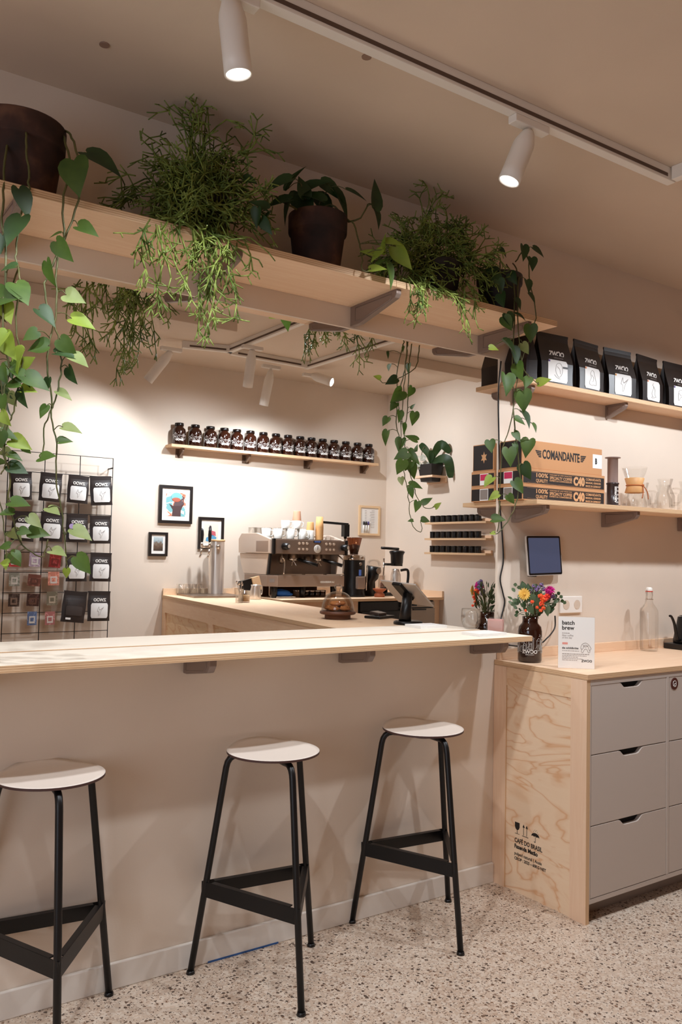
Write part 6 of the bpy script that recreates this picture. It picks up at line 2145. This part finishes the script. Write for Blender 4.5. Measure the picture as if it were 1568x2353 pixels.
ROWS = [[(23, 1085, 74, 1148), (89, 1087, 138, 1152), (153, 1093, 201, 1156), (210, 1095, 258, 1161)],
        [(25, 1176, 76, 1243), (93, 1177, 140, 1244), (153, 1181, 199, 1246), (207, 1185, 254, 1249)],
        [(152, 1272, 198, 1336), (205, 1270, 255, 1336)], [(138, 1358, 193, 1430), (201, 1358, 251, 1427)]]
rows_n = ('top', 'second', 'third', 'lowest')
first = True
GP = 'black coffee pouches on the wire rack'
rot = [(-2, 3, 3, -4), (4, 2, 0, -1), (0, 1), (6, 1)]
for r, row in enumerate(ROWS):
    for q, (x0, y0, x1, y1) in enumerate(row):
        p = at((x0 + x1) / 2, y1, YR - 0.028)
        col = q if r < 2 else q + 2
        lab = 'black coffee pouch with white label in the %s row of the wire rack, %s column' % (rows_n[r], ORD[col])
        hgt = abs(at((x0 + x1) / 2, y0, YR).z - p.z)
        s = hgt / 0.196
        if r == 3 and q == 0:
            bk = thing('coffee_pouch', 'black coffee pouch turned back side out on the wire rack', 'coffee bag', p)
            pouch(bk, 0.148, 0.196, 0.034, M_BAGREAR, flat=True, lw=0.7, lz=(0.22, 0.52), label_mat=mat('faint_back_print', (62, 52, 48), 0.5))
            MB().box((-0.05, -0.0215, 0.016), (-0.018, -0.0195, 0.028)).build('white_strip', M_LABEL, bk)
            o = bk
        elif first:
            o = proto
            o.location = p
            o['label'] = lab
            o['group'] = GP
            first = False
        else:
            o = dup(proto, p, lab, group=GP)
        if (r, q) == (1, 2):
            MB().cyl((-0.042, -0.0225, 0.108), (-0.042, -0.021, 0.108), 0.018, n=24).build('lilac_dot', mat('lilac_sticker', (184, 160, 206), 0.6), o)
        o.scale = (s, 1, s)
        o.rotation_euler = (math.radians(-2), math.radians(rot[r][q]), 0)
# coloured print cards in clear sleeves
CARDS = [((19, 1270, 48, 1302), (206, 60, 60), (236, 236, 230)), ((66, 1270, 93, 1302), (190, 170, 190), (240, 238, 234)), ((111, 1273, 139, 1304), (150, 34, 34), (120, 30, 28)),
         ((20, 1316, 46, 1347), (150, 150, 136), (236, 230, 222)), ((62, 1320, 93, 1347), (120, 66, 52), (96, 52, 42)), ((110, 1314, 137, 1345), (222, 140, 118), (244, 232, 226)),
         ((18, 1364, 45, 1394), (62, 44, 36), (150, 124, 106)), ((60, 1364, 90, 1393), (66, 34, 28), (110, 74, 60)), ((107, 1359, 133, 1391), (128, 120, 100), (200, 186, 164)),
         ((62, 1405, 85, 1437), (96, 120, 164), (240, 238, 234)), ((103, 1405, 127, 1436), (190, 120, 118), (240, 230, 224))]
crow = ('top', 'top', 'top', 'second', 'second', 'second', 'third', 'third', 'third', 'lowest', 'lowest')
cname = ('red and white', 'lilac and white', 'deep red', 'grey-green and white', 'brown white-headed', 'coral and white', 'black and brown striped', 'dark brown pale-headed', 'olive and cream', 'blue and white', 'rose and white')
for k, ((x0, y0, x1, y1), ca, cb) in enumerate(CARDS):
    p0, p1 = at(x0, y1, YR - 0.012), at(x1, y0, YR - 0.012)
    w, h = p1.x - p0.x, p1.z - p0.z
    c = Vector(((p0.x + p1.x) / 2, YR - 0.012, p0.z))
    cd = thing('print_card', '%s card in a clear sleeve, %s card row of the rack' % (cname[k], crow[k]), 'card', c, 0, 'cards in sleeves on the wire rack')
    cd.rotation_euler = (0, math.radians((0, 2, 6, 0, 5, -1, 1, 3, -1, 0, -1)[k]), 0)
    m1, m2 = art_mat('card_print_%s' % ORD[k], [(0.0, ca), (0.52, tuple(min(255, x + 38) for x in ca)), (0.6, ca)], 26, k * 1.7), mat('card_inset_%s' % ORD[k], cb, 0.5)
    MB().box((-w / 2, -0.001, 0), (w / 2, 0.001, h)).build('card', m1, cd)
    MB().box((-w * 0.30, -0.002, h * 0.14), (w * 0.30, -0.001, h * 0.66)).build('white_inset', m2, cd)
    MB().box((-w * 0.18, -0.0026, h * 0.28), (w * 0.18, -0.002, h * 0.56)).build('inset_print', m1, cd)
    MB().box((-w * 0.72, -0.0035, -h * 0.22), (w * 0.78, -0.0028, h * 1.12)).build('clear_sleeve', M_SLEEVE, cd)
